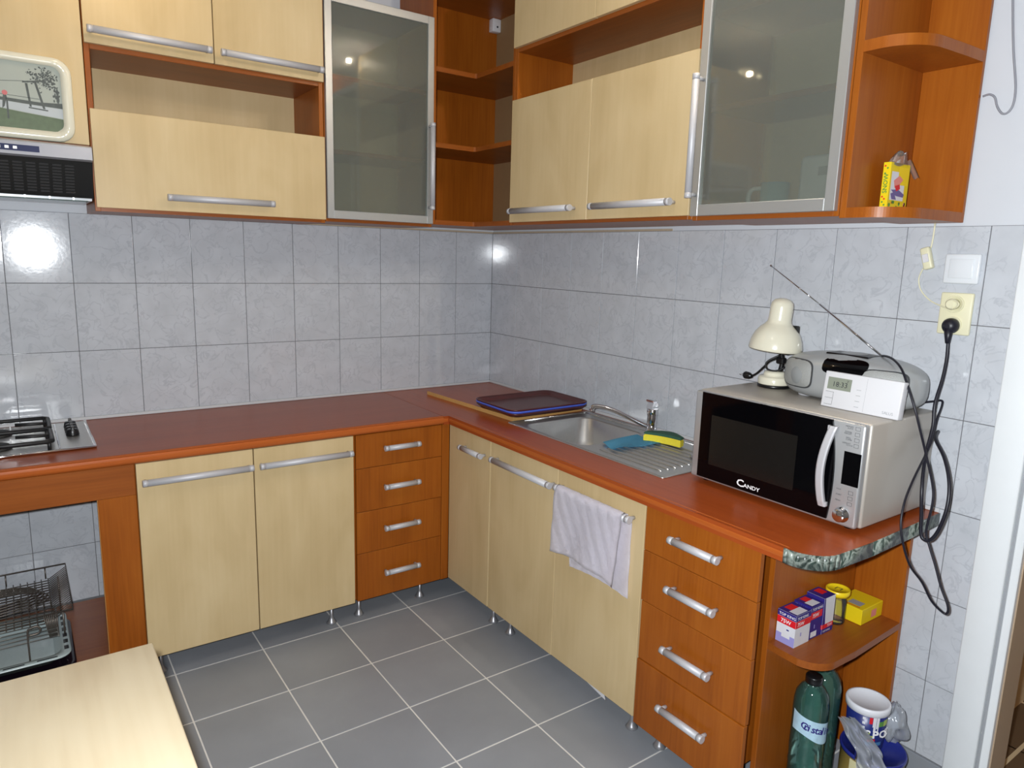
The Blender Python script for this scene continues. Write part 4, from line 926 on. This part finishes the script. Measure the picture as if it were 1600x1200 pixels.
# ---------------------------------------------------------------- things on the end shelves
SZ = .4948
def bulbbox(x0, y0, x1, y1, h, label, flip=False, plainside=False):
    t = thing('bulb_box', label, 'box', ((x0+x1)/2, (y0+y1)/2, SZ), 'light bulb cartons on the lower end shelf')
    G().box(x0, y0, SZ, x1, y1, SZ+h).obj('carton', CARD if not plainside else NAVY, t)
    w_, d_ = y1-y0, x1-x0
    of, os_, ot = (x0, y1, SZ), (x0, y0, SZ), (x0, y1, SZ+h)          # front (-x), side (-y), top
    g = G()
    if flip:
        for o_, r_, wid in ((of, -Y, w_), (os_, X, d_)):
            g.quad(o_, r_, Z, 0, 0, wid, h*.14, 0); g.quad(o_, r_, Z, 0, h*.14, wid, h*.26, 1)
        g.quad(of, -Y, Z, 0, h*.26, w_, h, 0); g.poly(os_, X, Z, [(0, h*.26), (d_*.25, h*.26), (d_*.1, h), (0, h)], 0)
        g.quad(ot, -Y, X, 0, 0, w_, d_, 0, .0004); g.quad(ot, -Y, X, w_*.12, d_*.35, w_*.62, d_*.85, 1, .0008)
    else:
        for o_, r_, wid in ((of, -Y, w_), (os_, X, d_)):
            g.quad(o_, r_, Z, 0, h*.82, wid, h, 0); g.quad(o_, r_, Z, 0, h*.60, wid, h*.815, 1)
        g.quad(of, -Y, Z, 0, 0, w_, h*.30, 3); g.quad(of, -Y, Z, w_*.3, h*.2, w_*.75, h*.5, 2, .0008); g.quad(of, -Y, Z, w_*.55, h*.44, w_*.68, h*.48, 0, .0010); g.quad(os_, X, Z, d_*.35, h*.3, d_*.42, h*.42, 3, .0008)
        g.quad(ot, -Y, X, 0, 0, w_, d_, 0); g.quad(ot, -Y, X, w_*.1, d_*.25, w_*.5, d_*.75, 1, .0008); g.quad(ot, -Y, X, w_*.5, d_*.1, w_*.95, d_*.8, 2, .0008)
        if plainside: g.quad(os_, X, Z, d_*.1, h*.05, d_*.62, h*.22, 2, .0008)
    g.obj('printed_faces', [NAVY, RED, CARD, LILAC], t)
    if flip:
        text('75W', .013, Vector(os_)+X*(d_*.45)+Z*(h*.155), X, Z, WHITEINK, t); text('TOP KING', .0085, Vector(os_)+X*.005+Z*(h*.04), X, Z, WHITEINK, t)
    else:
        text('TOP KING', .0115, Vector(of)-Y*.005+Z*(h*.86), -Y, Z, WHITEINK, t, off=.01); text('TOP KING', .0115, Vector(os_)+X*.006+Z*(h*.86), X, Z, WHITEINK, t, off=.01)
        text('75W', .016, Vector(of)-Y*.012+Z*(h*.65), -Y, Z, WHITEINK, t, off=.015); text('75W', .016, Vector(os_)+X*.008+Z*(h*.65), X, Z, WHITEINK, t, off=.015)
    return t
bulbbox(-.442, -2.270, -.368, -2.2105, .098, 'white and purple light bulb carton nearest the front on the lower end shelf')
bulbbox(-.365, -2.268, -.306, -2.212, .104, 'mostly purple light bulb carton, middle of the three on the lower end shelf', plainside=True)
bulbbox(-.303, -2.270, -.245, -2.213, .114, 'upside-down light bulb carton with white side next to the yellow lidded jar', flip=True)
t = thing('glass_jar', 'small clear jar with yellow lid between the bulb cartons and yellow box', 'jar', (-.19, -2.246, SZ))
G().lathe([(.0, 0), (.026, 0), (.028, .006), (.028, .074), (.024, .082), (.022, .088)], (-.19, -2.246, SZ), n=28).obj('body', CLEARG, t)
l = G().lathe([(.020, .088), (.031, .089), (.035, .097), (.035, .108), (.032, .109), (.030, .105), (0, .105)], (-.19, -2.246, SZ), n=32).obj('lid', YELLOWP, t)
g = G(); g.quad((-.19, -2.246, SZ+.105), -Y, X, -.010, -.004, -.007, .012, 0, .0008); g.quad((-.19, -2.246, SZ+.105), -Y, X, .006, -.004, .009, .012, 0, .0008); g.quad((-.19, -2.246, SZ+.105), -Y, X, -.010, .010, .009, .013, 0, .0009); g.obj('emblem', INK, l)
t = thing('yellow_box', 'flat bright yellow cardboard box at the wall end of the lower end shelf', 'box', (-.085, -2.26, SZ))
G().box(-.150, -2.307, SZ, -.027, -2.214, SZ+.050, b=.0015).obj('carton', YELLOW, t)
ot = (-.150, -2.214, SZ+.050); G().quad(ot, -Y, X, .035, .018, .075, .05, 0, .0008).obj('printed_patch', GREYINK, t); G().quad(ot, -Y, X, .02, .008, .08, .012, 0, .0009).obj('printed_stripe', RED, t); G().quad((-.15, -2.307, SZ), X, Z, .055, .012, .085, .036, 0, .0008).obj('printed_patch', PINK, t)
# upper end shelf: sweets box in cellophane
BZ = 1.7302
t = thing('sweets_box', 'small yellow sweets box with crumpled cellophane top on the upper end shelf', 'box', (-.11, -2.26, BZ))
bx0, bx1, by0, by1, bh = -.205, -.100, -2.261, -2.240, .128
G().box(bx0, by0, BZ, bx1, by1, BZ+bh, b=.001).obj('carton', YELLOW, t)
of, os_ = (bx0, by1, BZ), (bx0, by0, BZ); g = G()
random.seed(5)
g.quad(os_, X, Z, .008, .028, .082, bh-.024, 3, .0006); g.quad(os_, X, Z, .045, .07, .098, .118, 4, .0007)
g.poly(os_, X, Z, [(.022, .080), (.05, .095), (.072, .085), (.05, .068), (.03, .06)], 5, .0009); g.poly(os_, X, Z, [(.03, .066), (.055, .072), (.06, .060), (.04, .052)], 1, .0010)
g.poly(os_, X, Z, [(.012, .055), (.05, .058), (.085, .046), (.08, .038), (.04, .040)], 2, .0009); g.poly(os_, X, Z, [(.012, .045), (.03, .05), (.045, .03), (.02, .03)], 2, .0008)
for k in range(14):
    cx, cz, r_ = random.uniform(.008, .096), random.uniform(.006, .024), random.uniform(.002, .006); g.poly(os_, X, Z, [(cx+r_*math.cos(a), cz+r_*math.sin(a)) for a in (0, 1, 2, 3, 4, 5)], (0, 5, 0, 1)[k % 4], .0009)
for k, (cx, cz) in enumerate(((.006, .118), (.013, .112), (.007, .098), (.012, .030), (.007, .022), (.013, .014), (.006, .036))):
    r_ = .0028; g.poly(of, -Y, Z, [(cx+r_*math.cos(a), cz+r_*math.sin(a)) for a in (0, 1, 2, 3, 4, 5)], 0 if k % 3 else 1, .0007)
g.obj('printed_faces', [GREEND, RED, PURPLE, CARD, YELLOWP, PINK], t)
text('SNOW', .017, Vector(of)-Y*.0165+Z*.045, Z, Y, GREEND, t, off=.02)
g = G(); random.seed(2)
def cel(i, j):
    a = 2*PI*i; r_ = (1-j*.75)*(1+.10*math.sin(5*a+3*j)); return Vector(((bx0+bx1)/2+.051*r_*math.cos(a)+.012*j, (by0+by1)/2-.006*j+.014*r_*math.sin(a)-.004*j*j, BZ+bh-.006+.036*math.sin(j*PI*.6)+.004*math.sin(4*a)))
g.grid(cel, 24, 7); g.grid(lambda i, j: Vector((bx1-.016+.045*i, by0+.012-.022*j-.006*i, BZ+bh+.016-.045*i-.005*math.sin(6*j)-.010*j)), 6, 6)
g.obj('cellophane', CELLO, t)

# ---------------------------------------------------------------- things on the floor of the end unit
def bottle(x, y, label, h=.365, r=.050, lab=True):
    t = thing('water_bottle', label, 'bottle', (x, y, 0), 'water bottles under the end shelf')
    n = 40; prof = [(.0, .006), (r*.75, .001), (r*.96, .012), (r, .03), (r*.97, .09), (r, .10), (r*.97, .11), (r, .15), (r*.985, .235), (r, .27), (r*.985, .30), (r*.9, .325), (r*.64, .348), (.022, .357), (.020, h-.016)]
    g = G().lathe(prof, (x, y, .0005), n=n, cap=False)
    for v_ in g.bm.verts:                                       # fluted lower body
        if .04 < v_.co.z < .23:
            a = math.atan2(v_.co.y-y, v_.co.x-x); k = 1-.02*(.5+.5*math.cos(10*a)); v_.co.x = x+(v_.co.x-x)*k; v_.co.y = y+(v_.co.y-y)*k
    g.obj('body', PET, t)
    G().lathe([(.022, h-.024), (.0238, h-.022), (.0238, h-.003), (.022, h), (0, h)], (x, y, .0005), n=24).obj('cap', BLACK, t)
    if lab:
        g = G(); R = r*1.012; a0, a1 = math.radians(150), math.radians(300)
        g.grid(lambda i, j: Vector((x+R*math.cos(a0+(a1-a0)*i), y+R*math.sin(a0+(a1-a0)*i), 0.216+.062*j - .035*math.sin(PI*i)*(1-j)*0 - .03*i*(1-.0*j) + .02*math.sin(PI*i*2)*(1-j)*.3)), 24, 4)
        lb = g.obj('label', LABELB, t)
        for k, ch in enumerate('Cristalin'):
            a = math.radians(186+11.5*k); e = Vector((math.cos(a), math.sin(a), 0)); tg = Vector((-math.sin(a), math.cos(a), 0)); 
            text(ch, .032, Vector((x, y, 0))+e*(R+.0006)+Vector((0, 0, .236-.0022*k)) - tg*.004, (tg-Z*.2).normalized(), (Z+tg*.2).normalized(), NAVY, lb, 'letter', off=.02)
    return t
bottle(-.338, -2.284, 'green water bottle with black cap and blue label, in front under the end shelf', h=.382)
bottle(-.234, -2.262, 'green water bottle behind the labelled one, its neck hidden by the shelf', h=.385, lab=False)
t = thing('paint_tin', 'wide round tin with blue lid standing on the floor under the end shelf', 'tin', (-.164, -2.396, 0))
tx, ty = -.164, -2.396
G().lathe([(.088, .001), (.090, .004), (.088, .012), (.088, .130), (.091, .133)], (tx, ty, 0), n=40).obj('body', TING, t)
G().lathe([(.0915, .1335), (.0925, .140), (.0905, .146), (.087, .146), (.085, .140), (0, .140)], (tx, ty, 0), n=40).obj('lid', TINBLUE, t)
g = G(); R = .0888
for zz0, zz1, m, a0, a1 in ((.012, .128, 0, 165, 262), (.066, .092, 1, 165, 262), (.018, .060, 2, 165, 255)):
    A0, A1 = math.radians(a0), math.radians(a1); rr = R+.0003*m+.0001
    g.grid(lambda i, j: Vector((tx+rr*math.cos(A0+(A1-A0)*i), ty+rr*math.sin(A0+(A1-A0)*i), zz0+(zz1-zz0)*j)), 14, 1, m)
pb = g.obj('printed_band', [plain('tin_cream', (214, 206, 160), .4), plain('tin_green', (70, 140, 100), .4), ORANGE], t)
for k, ch in enumerate('MAND'):
    a = math.radians(196+14*k); e = Vector((math.cos(a), math.sin(a), 0)); tg = Vector((-math.sin(a), math.cos(a), 0)); text(ch, .022, Vector((tx, ty, .071))+e*(R+.0016), tg, Z, plain('cream_ink', (232, 230, 200), .5), pb, 'letter')
t = thing('paint_bucket', 'white-lidded blue paint tub standing on the blue tin lid', 'bucket', (-.166, -2.362, .146))
kx, ky, kz, kr = -.166, -2.366, .1465, .057
G().lathe([(.050, 0), (.052, .004), (kr, .128)], (kx, ky, kz), n=36).obj('body', BLUEP, t)
G().lathe([(kr+.002, .118), (kr+.005, .120), (kr+.006, .136), (kr+.004, .141), (kr-.002, .141), (kr-.006, .136), (0, .136)], (kx, ky, kz), n=40).obj('lid', LIDW, t)
g = G(); random.seed(9)
def pat(a0, a1, z0_, z1_, m, e=.0005):
    A0, A1 = math.radians(a0), math.radians(a1)
    def fn(i, j):
        zz = z0_+(z1_-z0_)*j; rr = .052+(kr-.052)*(zz-.004)/.124+e; a = A0+(A1-A0)*i; return Vector((kx+rr*math.cos(a), ky+rr*math.sin(a), kz+zz))
    g.grid(fn, 6, 1, m)
for a, zz in ((228, .07), (231, .074), (225, .085), (236, .08), (240, .06)): pat(a, a+4, zz, .12, 0)
pat(196, 204, .09, .098, 0); pat(196, 204, .075, .083, 0); pat(196, 204, .105, .113, 0)
pat(243, 262, .086, .103, 1); pat(215, 224, .095, .116, 2); pat(215, 238, .035, .045, 2); pat(210, 262, .022, .034, 4); pat(262, 285, .085, .105, 3)
pat(218, 232, .05, .056, 3, .0007); pat(216, 220, .056, .066, 3, .0007)
pb = g.obj('printed_band', [LIDW, GREEND, RED, plain('lime_print', (176, 196, 90), .4), plain('sea_print', (70, 120, 170), .4)], t)
for k, ch in enumerate('SPOR'):
    a = math.radians(206+21*k); e = Vector((math.cos(a), math.sin(a), 0)); tg = Vector((-math.sin(a), math.cos(a), 0)); text(ch, .034, Vector((kx, ky, kz+.05))+e*(.0555), tg, Z, WHITEINK, pb, 'letter', off=.03)
g = G(); random.seed(21)
def bag1(i, j):      # crumpled film draped from the bucket down over the tin's front edge
    p0 = Vector((-.245, -2.345, .245)); p1 = Vector((-.262, -2.463, .105)); p_ = p0.lerp(p1, i) + Vector((.75, -.66, 0))*((j-.5)*(.05+.055*i)) + Vector((-.66, -.75, .5))*(.016*math.sin(13*j+4*i)+.010*math.sin(23*j-9*i)+.008*math.sin(17*i))
    p_ += Vector((-.030, -.030, .022))*math.sin(PI*i); return p_
def bag2(i, j):      # the rest bunched up behind and beside the tub
    a, ph = 2*PI*i, PI*(j-.5); k = 1+.16*math.sin(3*a+2*ph)+.10*math.sin(5*a-3*ph+1)+.07*math.sin(6*ph+2*a)
    return Vector((-.090+.034*k*math.cos(ph)*math.cos(a), -2.412+.040*k*math.cos(ph)*math.sin(a), .206+.055*k*math.sin(ph)+.012*math.sin(2*a)))
g.grid(bag1, 26, 16); g.grid(bag2, 36, 18)
single(g, 'plastic_bag', BAG, (-.2, -2.40, .1), 'crumpled translucent plastic bag draped around the paint tub', 'bag')
